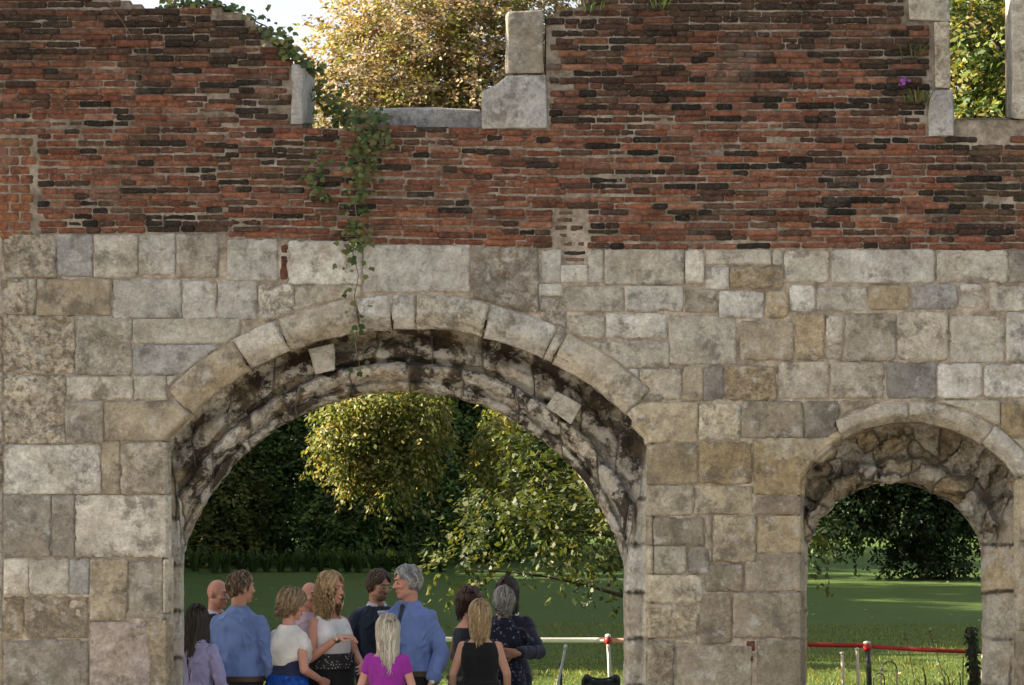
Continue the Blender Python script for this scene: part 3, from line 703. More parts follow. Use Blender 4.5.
# the sunlit tree seen both over the window sill and hanging in the wide arch
b = at(470, 66)
ct = tree('copper_tree', 'tall tree, coppery leaves at the ruined window and sunlit yellow boughs hanging in the arch', b,
     [(-2.4, -6.3, 14.4, 2.6, 2.6, 3.0), (.2, -6.5, 14.7, 2.8, 2.6, 3.4), (-1.4, -5.8, 17.0, 2.2, 2.4, 2.2), (1.7, -5.7, 16.0, 2.2, 2.2, 2.6), (-3.8, -6, 13.4, 1.6, 1.8, 1.9), (-.8, -5.5, 11.4, 2.9, 2.4, 2.0), (-1.4, -7, 13.0, 2.4, 1.5, 2.0)], 5000, 16, .165, COP + YLG[1:2], .36, .75, .5, inner=.4)
def low_boughs():
    lb = [(px, y, rx, ry, rz) for (px, y, rx, ry, rz) in [(330, 425, .5, .7, 1.2), (352, 436, .55, .8, 1.5), (377, 452, .34, .5, 1.9), (398, 420, .6, .8, 1.3), (420, 405, .28, .5, .9), (366, 390, 1.1, 1., .7), (386, 470, .16, .3, .9), (342, 455, .18, .3, .9), (491, 436, .5, .7, 1.6), (477, 462, .32, .5, 1.1), (318, 440, .22, .4, .7), (409, 462, .2, .3, .8)]]
    L = [((px + 13 - 512) * 57 / F - b[0], 57 - D - b[1] + random.uniform(-.5, .5), CH + (HY - y) * 57 / F - b[2], rx * .78, ry, rz) for (px, y, rx, ry, rz) in lb]
    P, d = lobes_points(L, 1050, .2)
    link('low_boughs', leaf_mesh('low_boughs', *sprays(P, d * np.array([1, 1, .4]), 16, .6, 1.0, .165, YLG)), M_LEAF, ct, smooth=False)
low_boughs()
# tree behind the pier, its boughs sweep down into both arches
tree('broadleaf_tree', 'broad green tree behind the pier with boughs sweeping low into both arches', at(712, 26.5),
     [(-1.5, .2, 2.7, 1.1, 1.2, .75), (-2.5, .1, 2.15, 1.0, .9, .50), (-2.6, .3, 2.7, .65, .9, .34), (-1.9, .5, 3.4, 1.0, 1.0, .6), (-.6, .0, 3.4, 1.2, 1.3, .9), (.3, .2, 3.9, 1.5, 1.4, 1.0), (1.15, -.1, 2.2, .42, .6, .45), (-1.35, .0, 1.75, .5, .5, .30), (-3.4, .0, 1.75, .45, .5, .22)], 800, 14, .105, [(.052, .072, .017), (.040, .058, .014), (.066, .082, .020), (.085, .092, .022)], .15, .42, .45, flat=.9, width=.62, inner=.35, limbs=1)
tree('spreading_tree', 'dark spreading tree with ivied foot on the lawn inside the narrow arch', at(921, 55),
     [(-.2, 0, 4.3, 3.2, 2.2, 1.9), (-2.2, -.4, 2.7, 1.5, 1.6, .95), (1.4, -.3, 2.9, 1.6, 1.6, 1.1), (-.1, -.5, 2.2, 1.5, 1.2, .9), (-3.2, 0, 2.0, .7, .8, .5), (-2.6, 0, 3.5, 1.7, 1.4, 1.3), (-2.9, -.2, 2.5, .9, .9, .5), (-2.5, -.3, 1.5, 1.1, 1.1, .5), (1.5, -.2, 1.6, 1.0, 1., .6), (.1, -.2, .75, .75, .7, .85), (.9, -.1, .55, .5, .5, .55), (-.65, 0, .45, .4, .4, .5)], 3000, 16, .15, DKG, .42, .5, .6, flat=.6, inner=.3)
tree('window_tree', 'yellow-green tree with dappled leaves filling the right window opening', at(1052, 31),
     [(-1.2, 0, 8.2, 1.5, 1.5, 1.5), (-.2, .3, 9.8, 1.8, 1.8, 1.8), (.6, 0, 7.4, 1.6, 1.6, 1.4), (-1.6, .5, 10.2, 1.2, 1.2, 1.2)], 1500, 16, .13, YLG + MDG, .2, .5, .5, inner=.3)
tree('dark_tree', 'dark green tree standing behind the yellow-green tree in the right window', at(1075, 39),
     [(-2.2, 0, 10.4, 2.6, 2., 3.2), (-.4, 0, 9.2, 2.4, 2., 2.4)], 1500, 16, .18, DKG, .26, .5, .5, inner=.2)
# dark shrubs and evergreens at the back of the lawn
BACK = [(212, 62, [(0, 0, 1.7, 1.5, 1.2, 1.8), (-.3, 0, 3.6, 1.2, 1.1, 1.5)], 'rounded dark shrub with yellowish new leaves at the left of the wide arch', [(.12, .125, .03)] + BKG),
        (255, 64, [(0, 0, 2.2, 1.5, 1.3, 2.2), (.2, 0, 5.2, 1.3, 1.2, 2.3)], 'tall dark evergreen above the border at the left of the wide arch', DKG),
        (300, 66, [(0, 0, 2.6, 1.6, 1.4, 2.6), (-.1, 0, 6.6, 1.7, 1.4, 2.7)], 'tallest dark conifer behind the long border', DKG),
        (345, 62, [(0, 0, 1.6, 1.5, 1.2, 1.7), (.3, .3, 3.6, 1.3, 1.2, 1.5)], 'dark laurel below the drooping yellow branches', DKG),
        (392, 63, [(0, 0, 1.7, 1.5, 1.2, 1.9), (.2, .3, 4.3, 1.5, 1.3, 2.0)], 'dark laurel right of the drooping yellow branches', DKG),
        (440, 64, [(0, 0, 2.0, 1.6, 1.4, 2.1), (0, .2, 5.6, 1.7, 1.4, 3.0)], 'dark evergreen with bare twigs at the middle of the wide arch', DKG),
        (492, 66, [(0, 0, 1.8, 1.5, 1.4, 2.0), (0, .2, 5.5, 1.6, 1.4, 3.0)], 'green ivied tree behind the sweeping boughs in the wide arch', MDG),
        (548, 70, [(0, 0, 2.0, 1.8, 1.4, 2.1), (0, .2, 5.2, 1.9, 1.4, 2.6)], 'light green bushy tree near the right curve of the wide arch', MDG + YLG[:1]),
        (604, 92, [(0, 0, 2.0, 2.0, 1.4, 2.3), (0, .2, 5.2, 2.2, 1.4, 2.6)], 'dark tree beyond the far lawn beside the right jamb of the wide arch', DKG)]
for i, (px, d, lb, lab, tn) in enumerate(BACK):
    tree('evergreen_shrub' if i < 6 else 'bushy_tree', lab, at(px, d), lb, 1100, 16, .17, [(q[0] * 3.5, q[1] * 3.0, q[2] * 2.8) for q in tn] if tn is DKG else tn, .14, .4, .4, 'shrubs and trees behind the lawn', M_NEEDLE, cat='shrub' if i < 6 else 'tree', inner=.25)
def backdrop():
    """the far wood that closes the view beyond the lawn"""
    n = 5200
    x = RNG.uniform(-26, 34, n); y = RNG.uniform(92, 104, n) - D; top = 9 + 4 * fbm(p3(x * .22, 0, 3.), 3) * 2
    z = RNG.uniform(0, 1, n) ** .9 * top
    P = np.stack([x, y, z + 2.2], 1); d = unit(np.stack([RNG.normal(0, .5, n), -np.ones(n), RNG.uniform(-.2, .9, n)], 1))
    o = link('far_wood', leaf_mesh('far_wood', *sprays(P, d, 18, .9, .4, .34, BKG, .5, .6)), M_NEEDLE, None, False)
    tag(o, 'dark far wood closing the view beyond the lawn', 'wood', kind='stuff')
backdrop()
# unseen trees added left of the lawn to shade the guests and the grass
SH = 'unseen leafy tree added left of the lawn to shade it'
def shade(x, d, h, r, n=2600, leaf=.52):
    return tree('unseen_shade_tree', SH, (x, d - D, lawn_z(d - D)), [(0, 0, h * .62, r, r, h * .38), (r * .45, -r * .4, h * .45, r * .7, r * .7, h * .25), (-r * .3, r * .5, h * .5, r * .7, r * .7, h * .28), (.2 * r, r * .4, h * .3, r * .8, r * .8, h * .2)], n, 18, leaf, DKG, .4, 1.0, .4, 'unseen trees added to shade the lawn', inner=.1)
for a in SHADE: shade(*a)

# strappy border along the back of the lawn
def strap_clump(name, label, base, h, n, tones, flowers=0, group=None, cat='plant', spread=.35, wid=.035, fcol=(.55, .16, .04)):
    root = empty(name, base, 0, label, cat, group); acc = Acc()
    for _ in range(n):
        a = random.uniform(0, 6.28); l = h * random.uniform(.6, 1.15); sp = random.uniform(.15, 1) * spread
        q = np.array([math.cos(a), math.sin(a), 0]); p0 = q * random.uniform(0, .12)
        pts = bez(p0, p0 + q * sp * .35 + np.array([0, 0, l * 1.05]), p0 + q * sp * 1.3 + np.array([0, 0, l * random.uniform(.45, .95)]), 6)
        sd = np.cross(q, [0, 0, 1.]); w = np.array([.6, 1, 1, .8, .5, .05]) * wid * .5
        V = np.concatenate([pts - sd * w[:, None], pts + sd * w[:, None]])
        acc.add(V, np.array([[k, k + 1, k + 7, k + 6] for k in range(5)]), (*pick(tones, 1)[0], 1))
    link('foliage', acc.mesh('foliage'), M_LEAF, root, False)
    for _ in range(flowers):
        fa = Acc(); a = random.uniform(0, 6.28); c = np.array([math.cos(a) * spread, math.sin(a) * spread * .5, h * random.uniform(.95, 1.3)])
        st = Acc(); tube(st, bez((0, 0, 0), (c[0] * .3, c[1] * .3, c[2] * .8), c, 6), .008, seg=4)
        s_ = link('flower_stalk', st.mesh('flower_stalk'), M_STEM, root)
        k = 6; P = np.repeat(c[None], k, 0); an = np.arange(k) * 2 * np.pi / k
        T = np.stack([np.cos(an), np.sin(an), .7 + 0 * an], 1); N = np.stack([-np.cos(an), -np.sin(an), 1.2 + 0 * an], 1)
        link('flower', leaf_mesh('flower', P, T, N, .085, .05, np.repeat([fcol], k, 0)), M_PETAL, s_, False)
    return root
GB = 'strappy green border plant in the row below the dark shrubs'
for i, px in enumerate(np.arange(226, 452, 13.5)):
    strap_clump('border_plant', GB, at(px + random.uniform(-2, 2), 58.6 + random.uniform(-.3, .3)), .72, 46, [(.05, .085, .022), (.065, .10, .028), (.04, .07, .02)], 0, 'strappy border plants', wid=.05, spread=.4)
strap_clump('daylily', 'orange flowered daylily at the left end of the border', at(214, 58), .75, 40, MDG, 3, wid=.05, spread=.45)
strap_clump('daylily', 'smaller orange flowered plant beside the left jamb, before the dark shrub', at(195, 59), .85, 36, MDG, 2, wid=.045)

# grass standing in the sunlit strip; extra sunlight put into its yellow tones
def near_grass():
    n = 52000
    y = 23.5 + 15 * RNG.uniform(0, 1, n) ** 1.25 - D; d = y + D; x = (RNG.uniform(160, 1010, n) - 512) * d / F
    keep = (x < 2.6) | (x > 3.4); x, y = x[keep], y[keep]; n = len(x)
    P = np.stack([x, y, np.where(y + D < 26, 0, .035 * (y + D - 26)) - .005], 1)
    T = np.stack([RNG.normal(0, .6, n), RNG.normal(0, .6, n), np.ones(n)], 1); N = np.stack([RNG.normal(0, .6, n), -np.ones(n), RNG.normal(0, .3, n)], 1)
    L = RNG.uniform(.03, .075, n) * (1 + .8 * (fbm(p3(x * .8, y * .8, 1.), 2) > .15))
    o = link('grass_blades', leaf_mesh('grass_blades', P, T, N, L, .012, pick([(.13, .165, .03), (.17, .195, .04), (.095, .14, .026), (.26, .24, .08)], n)), M_LEAF, None, False)
    tag(o, 'short grass blades on the sunlit strip of lawn', 'grass', kind='stuff')
near_grass()
def fallen_leaves():
    n = 260; d = RNG.uniform(28, 60, n); x = (RNG.uniform(185, 990, n) - 512) * d / F
    P = np.stack([x, d - D, .035 * np.maximum(0, d - 26) + .03], 1); N = RNG.normal(0, .3, (n, 3)) + [0, 0, 1.]; T = RNG.normal(0, 1, (n, 3)); T[:, 2] *= .2
    o = link('fallen_leaves', leaf_mesh('fallen_leaves', P, T, N, RNG.uniform(.05, .12, n), .06, pick([(.28, .22, .12), (.2, .15, .07), (.35, .3, .2)], n)), M_LEAF, None, False)
    tag(o, 'dry fallen leaves scattered over the lawn', 'leaves', kind='stuff')
fallen_leaves()

# plants on the wall
def vine(name, label, path, n, leaf, spread, y=-.04, tones=MDG, stem=.006, cat='ivy', dens=None):
    pts = np.array([W(px, py, yy) for (px, py, yy) in path]); o = pts[-1].copy()
    root = empty(name, o, 0, label, cat); acc = Acc()
    tt = np.linspace(0, 1, len(pts)); fine = np.linspace(0, 1, 40)
    c = np.stack([np.interp(fine, tt, pts[:, k]) for k in range(3)], 1); c[:, 0] += .018 * np.sin(fine * 40) * (spread > .02)
    tube(acc, c - o, np.linspace(stem, stem * .5, 40), seg=6); link('stem', acc.mesh('stem'), M_TWIG, root)
    u = RNG.uniform(0, 1, n) if dens is None else np.interp(RNG.uniform(0, 1, n), dens[0], dens[1])
    P = np.stack([np.interp(u, fine, c[:, k]) for k in range(3)], 1) - o
    sp = np.interp(u, [0, .25, 1], [1.25, 1, .6]) * spread
    P[:, 0] += RNG.normal(0, 1, n) * sp; P[:, 2] += RNG.normal(0, 1, n) * sp * .6; P[:, 1] -= np.abs(RNG.normal(0, .05, n)) * min(1, spread / .05)
    T = np.stack([RNG.normal(0, .6, n), RNG.normal(-.3, .3, n), -.7 + RNG.normal(0, .45, n)], 1)
    N = np.stack([RNG.normal(0, .4, n), -np.ones(n), .7 + RNG.normal(0, .3, n)], 1)
    L = leaf * RNG.uniform(.55, 1.2, n)
    link('leaves', leaf_mesh('leaves', P, T, N, L, L * 1.0, pick(tones, n), True), M_LEAF, root, False)
VT = [(.085, .125, .04), (.06, .10, .03), (.12, .15, .045), (.045, .075, .025), (.14, .13, .05)]
vine('climbing_vine', 'leafy green vine spilling from the window opening and trailing down over the arch', [(366, 116, .25), (372, 122, .0), (366, 150, -.05), (359, 185, -.04), (356, 225, -.035), (355, 262, -.045), (357, 300, -.06), (358, 330, -.07), (357, 375, .12)], 400, .045, .068, tones=VT, dens=([0, .75, .93, 1], [0, .42, .62, 1]))
vine('climbing_vine', 'small sparse vine on the brick left of the long trailing vine', [(322, 150, -.03), (317, 170, -.03), (314, 190, -.03), (326, 200, -.03)], 60, .042, .045, tones=VT)
vine('climbing_vine', 'dark leafy vine on the stepped wall top beside the sky', [(250, 14, .1), (268, 30, .05), (285, 45, .0), (300, 62, .1), (322, 72, .2)], 190, .052, .055, tones=VT)
vine('wall_weed', 'green vine tangle on the window floor beside the left jamb', [(318, 84, .5), (328, 98, .4), (340, 112, .35), (352, 122, .25), (376, 118, .3)], 230, .045, .07, tones=VT + YLG[:2], cat='plant')
vine('wall_weed', 'bright creeper leaves along the left wall top', [(165, 6, .2), (190, 2, .2), (215, 4, .2), (238, 12, .15)], 150, .05, .04, tones=VT + YLG[:1], cat='plant')
vine('bare_stem', 'thin dry stem hanging down the dark brick at upper left', [(108, 2, -.02), (124, 24, -.025), (136, 44, -.02), (142, 60, -.02)], 2, .02, .01, tones=VT, cat='stem', stem=.004)
def tuft(name, label, px, py, h, n, spread, tones=MDG, y=-.02, cat='plant'):
    o = strap_clump(name, label, W(px, py, y), h, n, tones, spread=spread, wid=.012, cat=cat)
    return o
tuft('fern', 'small green fern beside the blue-grey jamb stone', 918, 103, .10, 60, .09, VT)
tuft('grass_tuft', 'grass tuft at the broken brick top near the middle', 590, 12, .12, 26, .10, VT)
tuft('grass_tuft', 'wide grass tuft at the brick top right of the middle tuft', 662, 10, .10, 30, .14, VT)
tuft('grass_tuft', 'dark little tuft beside the pitted right jamb stone', 913, 58, .10, 18, .07, MDG)
def wall_flower():
    root = empty('wall_flower', W(901, 84, -.01), 0, 'small purple flower growing out of the bricks at upper right', 'flower')
    n = 26; P = RNG.normal(0, .012, (n, 3)) + np.array([.012, -.03, .02]); T = RNG.normal(0, 1, (n, 3)); N = RNG.normal(0, 1, (n, 3)); N[:, 1] -= 1
    link('petals', leaf_mesh('petals', P, T, N, .026, .02, pick([(.30, .10, .42), (.36, .14, .5)], n)), M_PETAL, root, False)
    a = Acc(); tube(a, bez((0, .03, -.01), (.0, -.02, -.01), (.012, -.03, .02), 5), .003, seg=4); link('stem', a.mesh('stem'), M_STEM, root)
wall_flower()
# rank growth by the foot of the narrow arch
tuft_t = [(.05, .085, .02), (.09, .11, .03), (.035, .06, .018)]
for (px, d, h, n, sp, lab) in [(930, 15.6, 1.12, 70, .42, 'clump of long dark grass at the centre foot of the narrow arch'), (962, 15.4, 1.22, 80, .40, 'tallest clump of rank grass beside the right jamb of the narrow arch'), (905, 16.2, .98, 40, .4, 'thin grass clump just right of the dark tape post')]:
    strap_clump('long_grass', lab, ((px - 512) * d / F, d - D, 0), h, n, tuft_t, spread=sp, wid=.014, cat='grass')
def ivy_post():
    d = 15.35; root = empty('ivy_post', ((981 - 512) * d / F, d - D, 0), 0, 'dark ivy-covered post leaning against the right jamb of the narrow arch', 'post')
    a = Acc(); tube(a, [(0, 0, -.1), (-.02, 0, .5), (-.05, .0, 1.0), (-.08, 0, 1.42)], [.045, .042, .04, .03], seg=8); link('stump', a.mesh('stump'), M_BARK, root)
    n = 330; z = RNG.uniform(.3, 1.42, n); an = RNG.uniform(0, 6.28, n)
    P = np.stack([-.055 * z + .045 * np.cos(an), .045 * np.sin(an), z], 1)
    T = np.stack([.5 * np.cos(an), .5 * np.sin(an), -.8 + RNG.normal(0, .3, n)], 1); N = np.stack([np.cos(an), np.sin(an), .5 + 0 * an], 1) + RNG.normal(0, .3, (n, 3))
    link('ivy', leaf_mesh('ivy', P, T, N, .04, .036, pick(DKG, n), True), M_LEAF, root, False)
ivy_post()
def dry_stalks():
    for (px, d, h, ln, lab) in [(962, 15.5, 1.38, -.26, 'tall dry grass stalk leaning left, longest of three'), (925, 15.7, 1.36, -.16, 'dry grass stalk leaning left in the middle of the narrow arch'), (866, 16, 1.12, .02, 'upright seeding stalk left of the dark tape post')]:
        root = empty('dry_stalk', ((px - 512) * d / F, d - D, 0), 0, lab, 'grass stalk'); a = Acc()
        pts = bez((0, 0, 0), (ln * .2, 0, h * .6), (ln, 0, h), 10); tube(a, pts, np.linspace(.005, .0025, 10), seg=4); link('stalk', a.mesh('stalk'), M_TWIG, root)
        n = 18; P = pts[-1] + np.stack([RNG.normal(0, .008, n), RNG.normal(0, .008, n), -RNG.uniform(0, .1, n)], 1)
        link('seed_head', leaf_mesh('seed_head', P, RNG.normal(0, .5, (n, 3)) + [0, 0, .6], RNG.normal(0, 1, (n, 3)), .03, .01, pick([(.2, .17, .09)], n)), M_LEAF, root, False)
dry_stalks()
# ------------------------------------------------------------------ people
def ring_mesh(acc, rings):
    """closed skin through rings of equal point count (numpy (k,m,3))"""
    k, m = rings.shape[:2]
    V = np.concatenate([rings.reshape(-1, 3), rings[0].mean(0)[None], rings[-1].mean(0)[None]])
    i, j = np.meshgrid(np.arange(k - 1), np.arange(m), indexing='ij')
    a = (i * m + j).ravel(); b = (i * m + (j + 1) % m).ravel()
    Q = [np.stack([a, b, b + m, a + m], 1)]
    j = np.arange(m); jn = (j + 1) % m; n = k * m
    Q.append(np.stack([jn, j, np.full(m, n), np.full(m, n)], 1)); Q.append(np.stack([j + (k - 1) * m, jn + (k - 1) * m, np.full(m, n + 1), np.full(m, n + 1)], 1))
    acc.append((V, np.concatenate(Q)))
def cap(acc, p0, r0, p1, r1, m=12, flat=None):
    p0, p1 = np.asarray(p0, float), np.asarray(p1, float); ax = p1 - p0; L = np.linalg.norm(ax); ax = ax / max(L, 1e-6)
    ref = np.array([0, 0, 1.]) if abs(ax[2]) < .9 else np.array([0, 1., 0])
    if flat is not None: ref = np.asarray(flat[0], float)
    s = unit(np.cross(ax, ref)); b = np.cross(s, ax); f = 1 if flat is None else flat[1]
    a = np.linspace(0, 2 * np.pi, m, endpoint=False); cs = np.cos(a)[:, None] * s + np.sin(a)[:, None] * b * f
    R = []
    for t in (-80, -50, -22): R.append(p0 + ax * r0 * math.sin(math.radians(t)) + cs * r0 * math.cos(math.radians(t)))
    for t in (0, .33, .66, 1): R.append(p0 + ax * L * t + cs * (r0 * (1 - t) + r1 * t))
    for t in (22, 50, 80): R.append(p1 + ax * r1 * math.sin(math.radians(t)) + cs * r1 * math.cos(math.radians(t)))
    ring_mesh(acc, np.array(R))
def ell(acc, c, r, M=None, m=16, k=11):
    th = np.linspace(.06, np.pi - .06, k); a = np.linspace(0, 2 * np.pi, m, endpoint=False)
    R = np.stack([np.sin(th)[:, None] * np.cos(a) * r[0], np.sin(th)[:, None] * np.sin(a) * r[1], -np.cos(th)[:, None] * np.ones(m) * r[2]], 2)
    if M is not None: R = R @ np.asarray(M).T
    ring_mesh(acc, R + np.asarray(c))
def loft(acc, secs, m=28, p=2.35):
    a = np.linspace(0, 2 * np.pi, m, endpoint=False); R = []
    for (cx, cy, z, rx, ry) in secs:
        c, s = np.cos(a), np.sin(a)
        R.append(np.stack([cx + rx * np.sign(c) * np.abs(c) ** (2 / p), cy + ry * np.sign(s) * np.abs(s) ** (2 / p), np.full(m, z)], 1))
    ring_mesh(acc, np.array(R))
def remesh(parts, voxel, smooth=3, name='body', wr=0.0, wsc=9.0, aniso=(1, 1, .45)):
    acc_v, acc_q, n = [], [], 0
    for V, Q in parts: acc_v.append(V); acc_q.append(Q + n); n += len(V)
    V = np.concatenate(acc_v); Q = np.concatenate(acc_q)
    me = bpy.data.meshes.new('tmp'); me.from_pydata(V.tolist(), [], [list(dict.fromkeys(q)) for q in Q.tolist()]); me.update()
    o = bpy.data.objects.new('tmp', me); COL.objects.link(o)
    md = o.modifiers.new('r', 'REMESH'); md.mode = 'VOXEL'; md.voxel_size = voxel; md.use_smooth_shade = True
    if smooth:
        sm = o.modifiers.new('s', 'SMOOTH'); sm.factor = .5; sm.iterations = smooth
    dg = bpy.context.evaluated_depsgraph_get(); out = bpy.data.meshes.new_from_object(o.evaluated_get(dg)); out.name = name
    bpy.data.objects.remove(o); bpy.data.meshes.remove(me)
    if wr:
        n = len(out.vertices); co_ = np.empty(n * 3, np.float32); out.vertices.foreach_get('co', co_); co_ = co_.reshape(-1, 3).astype(float)
        no = np.empty(n * 3, np.float32); out.vertices.foreach_get('normal', no); no = no.reshape(-1, 3)
        k_ = rot_x(.5) @ rot_z(.7); q = (co_ @ k_.T) * np.array(aniso) * wsc + random.uniform(0, 90)
        q = q + .8 * np.stack([fbm(q * .7, 2), fbm(q * .7 + 40, 2), fbm(q * .7 + 80, 2)], 1)
        d = wr * (np.exp(-np.abs(fbm(q, 3)) * 9) * 1.2 + .7 * fbm(q * .5 + 31, 2) - .3)
        out.vertices.foreach_set('co', (co_ + no * d[:, None]).astype(np.float32).ravel()); out.update()
    return out
_cl = {}
def cloth(name, col, weave=260, var=.2, rough=.85):
    key = (name, col)
    if key not in _cl:
        t = NT(name); tc = t.n('ShaderNodeTexCoord').outputs['Object']
        n1 = t.noise(tc, 6, 4); n2 = t.noise(tc, weave, 2)
        c = t.mix(1.0, (*col, 1), t.ramp(n1, (.3, 1 - var), (.7, 1 + var)), 'MULTIPLY')
        b = t.bsdf(c, rough, n2, .25, .003, .2); b.inputs['Sheen Weight'].default_value = .15
        _cl[key] = t.done(b)
    return _cl[key]
def cloth_print(name, base, spots, scale, thr=.42):
    t = NT(name); tc = t.n('ShaderNodeTexCoord').outputs['Object']
    v = t.n('ShaderNodeTexVoronoi', Vector=tc, Scale=scale); c = base if len(base) == 4 else (*base, 1)
    m = t.ramp(v.outputs['Distance'], (thr - .08, 1.0), (thr, 0.0))
    pickc = t.ramp(t.n('ShaderNodeSeparateColor', Color=v.outputs['Color']).outputs[0], *[((i + .5) / len(spots), s) for i, s in enumerate(spots)])
    return t.done(t.bsdf(t.mix(m, c, pickc), .8, spec=.2))
def m_skin(name, col):
    t = NT(name); tc = t.n('ShaderNodeTexCoord').outputs['Object']
    n1 = t.noise(tc, 14, 4); n2 = t.noise(tc, 90, 3)
    c = t.mix(t.ramp(n1, (.38, 0.), (.68, .55)), (*col, 1), (col[0] * 1.02, col[1] * .72, col[2] * .66, 1))
    return t.done(t.bsdf(c, .55, n2, .2, .002, .35, Subsurface__Weight=.08))
SKIN = [m_skin('skin_fair', (.55, .32, .225)), m_skin('skin_tan', (.45, .245, .16)), m_skin('skin_pink', (.57, .30, .22))]
M_HAIR = m_attr('hair', .5, .4)
M_EYE = m_plain('eye_white', (.42, .38, .34), .3, 30, .05); M_DARK = m_plain('dark_brown', (.03, .022, .018), .5, 30, .2)
M_LIP = m_plain('lip', (.38, .13, .11), .5, 30, .1); M_TEETH = m_plain('teeth', (.75, .72, .66), .4, 30, .05)
M_LEATHER = m_plain('leather', (.07, .042, .028), .5, 60, .25); M_SHOE = m_plain('shoe_leather', (.02, .018, .017), .4, 60, .2)
M_METAL = m_plain('metal', (.5, .46, .38), .3, 60, .1, Metallic=.9)

def rot_z(a): c, s = math.cos(a), math.sin(a); return np.array([[c, -s, 0], [s, c, 0], [0, 0, 1.]])
def rot_x(a): c, s = math.cos(a), math.sin(a); return np.array([[1, 0, 0], [0, c, -s], [0, s, c]])

class Body:
    """figure 1.75 m tall facing -Y, z up; everything is scaled afterwards"""
    def __init__(s, female, lean, heady, headp, armR, armL, girth=1.0, stance=.11):
        s.f = female; s.lean = lean; g = girth
        if female:
            s.secs = [(0, .0, .80, .165, .115), (0, .01, .90, .178 * g, .122 * g), (0, .005, .98, .162 * g, .112 * g), (0, 0, 1.10, .128 * g, .092 * g), (0, -.005, 1.20, .142 * g, .100 * g), (0, -.012, 1.29, .152 * g, .115 * g), (0, 0, 1.36, .158, .094), (0, .010, 1.405, .128, .074), (0, .016, 1.44, .080, .060), (0, .02, 1.475, .054, .050)]
            s.sh = .150; s.ar = (.044, .037, .026)
        else:
            s.secs = [(0, 0, .82, .158, .112), (0, 0, .92, .165 * g, .118 * g), (0, -.01, 1.02, .160 * g, .122 * g), (0, -.008, 1.12, .158 * g, .118 * g), (0, -.006, 1.24, .175 * g, .122 * g), (0, -.004, 1.33, .188, .122), (0, .004, 1.385, .182, .100), (0, .012, 1.43, .140, .078), (0, .018, 1.465, .090, .066), (0, .02, 1.495, .064, .058)]
            s.sh = .174; s.ar = (.052, .044, .032)
        s.hm = rot_z(heady) @ rot_x(headp)
        s.hc = np.array([0, -.012, 1.632]); s.arms = {'R': armR, 'L': armL}; s.st = stance
    def L(s, p):
        p = np.array(p, float); k = np.clip(p[..., 2] - .92, 0, None)
        q = p.copy(); q[..., 1] = q[..., 1] - s.lean * k; q[..., 2] = q[..., 2] - .5 * s.lean ** 2 * k
        return q
    def torso(s, infl=0.0, z0=0., z1=9., extra=()):
        a = []; zs = sorted(s.secs + list(extra), key=lambda q: q[2])
        S = [q for q in zs if z0 <= q[2] <= z1]
        S = [(*s.L((q[0], q[1], q[2])), q[3] + infl, q[4] + infl) for q in S]
        loft(a, S)
        return a
    def shoulder(s, sd): return s.L((sd * s.sh, .014, 1.372))
    def joints(s, k):
        sd = -1 if k == 'R' else 1
        e, w = s.arms[k]
        return s.shoulder(sd), s.L((sd * e[0], e[1], e[2])), s.L((sd * w[0], w[1], w[2]))
    def arm(s, k, infl=0.0, part=1.0, cuff=0.0):
        a = []; S, E, Wr = s.joints(k); r0, r1, r2 = s.ar
        cap(a, S, r0 + infl, E if part >= .5 else S + (E - S) * part * 2, r1 + infl)
        if part > .5: cap(a, E, r1 + infl, E + (Wr - E) * (part - .5) * 2, r2 + infl + cuff)
        return a
    def legs(s, infl=0.0, z0=.09):
        a = []
        for sd in (-1, 1):
            h = np.array([sd * .088, .0, .88]); kn = np.array([sd * (s.st * .95), -.012, .49]); an = np.array([sd * s.st, .025, .085])
            cap(a, h, .088 + infl, kn, .056 + infl); cap(a, kn, .056 + infl, an if z0 < .2 else kn + (an - kn) * .1, .038 + infl * 1.6)
            if infl == 0: cap(a, kn + [0, .02, -.1], .055, an + [0, 0, .15], .04); cap(a, an + [0, .01, -.045], .034, an + [sd * .02, -.17, -.052], .032)
        return a
    def hand(s, k, curl=.5, pal=None, point=None):
        sd = -1 if k == 'R' else 1
        S, E, Wr = s.joints(k); f = unit(Wr - E) if point is None else unit(np.asarray(point, float))
        n = unit(np.asarray(pal if pal is not None else (-sd, 0, 0), float)); n = unit(n - f * np.dot(n, f)); b = np.cross(f, n) * sd   # thumb side
        a = []
        cap(a, Wr - f * .02, .024, Wr + f * .02, .025)
        for q, r in ((-.028, .0145), (-.009, .0155), (.010, .0155), (.028, .015)): cap(a, Wr + f * .012 + b * q * .7, r + .003, Wr + f * .088 + b * q, r)
        for q, l, dc in ((-.031, .062, .12), (-.010, .078, .04), (.011, .084, 0), (.031, .074, -.03)):
            p = Wr + f * .092 + b * q * 1.05; c = curl + dc
            d1 = unit(f * math.cos(c) + n * math.sin(c) + b * q * 2.5); d2 = unit(f * math.cos(c * 2.1) + n * math.sin(c * 2.1) + b * q)
            m_ = p + d1 * l * .52; cap(a, p - f * .01, .0098, m_, .0088, 8); cap(a, m_, .0088, m_ + d2 * l * .52, .0072, 8)
        p = Wr + f * .028 + b * .03; m_ = p + unit(b * .75 + f * .7 + n * .25) * .048
        cap(a, p - b * .012, .0155, m_, .0115, 8); cap(a, m_, .0115, m_ + unit(b * .25 + f * .85 + n * .45) * .036, .0088, 8)
        return a
    def H(s, p): return s.L(s.hc) + np.asarray(p, float) @ s.hm.T
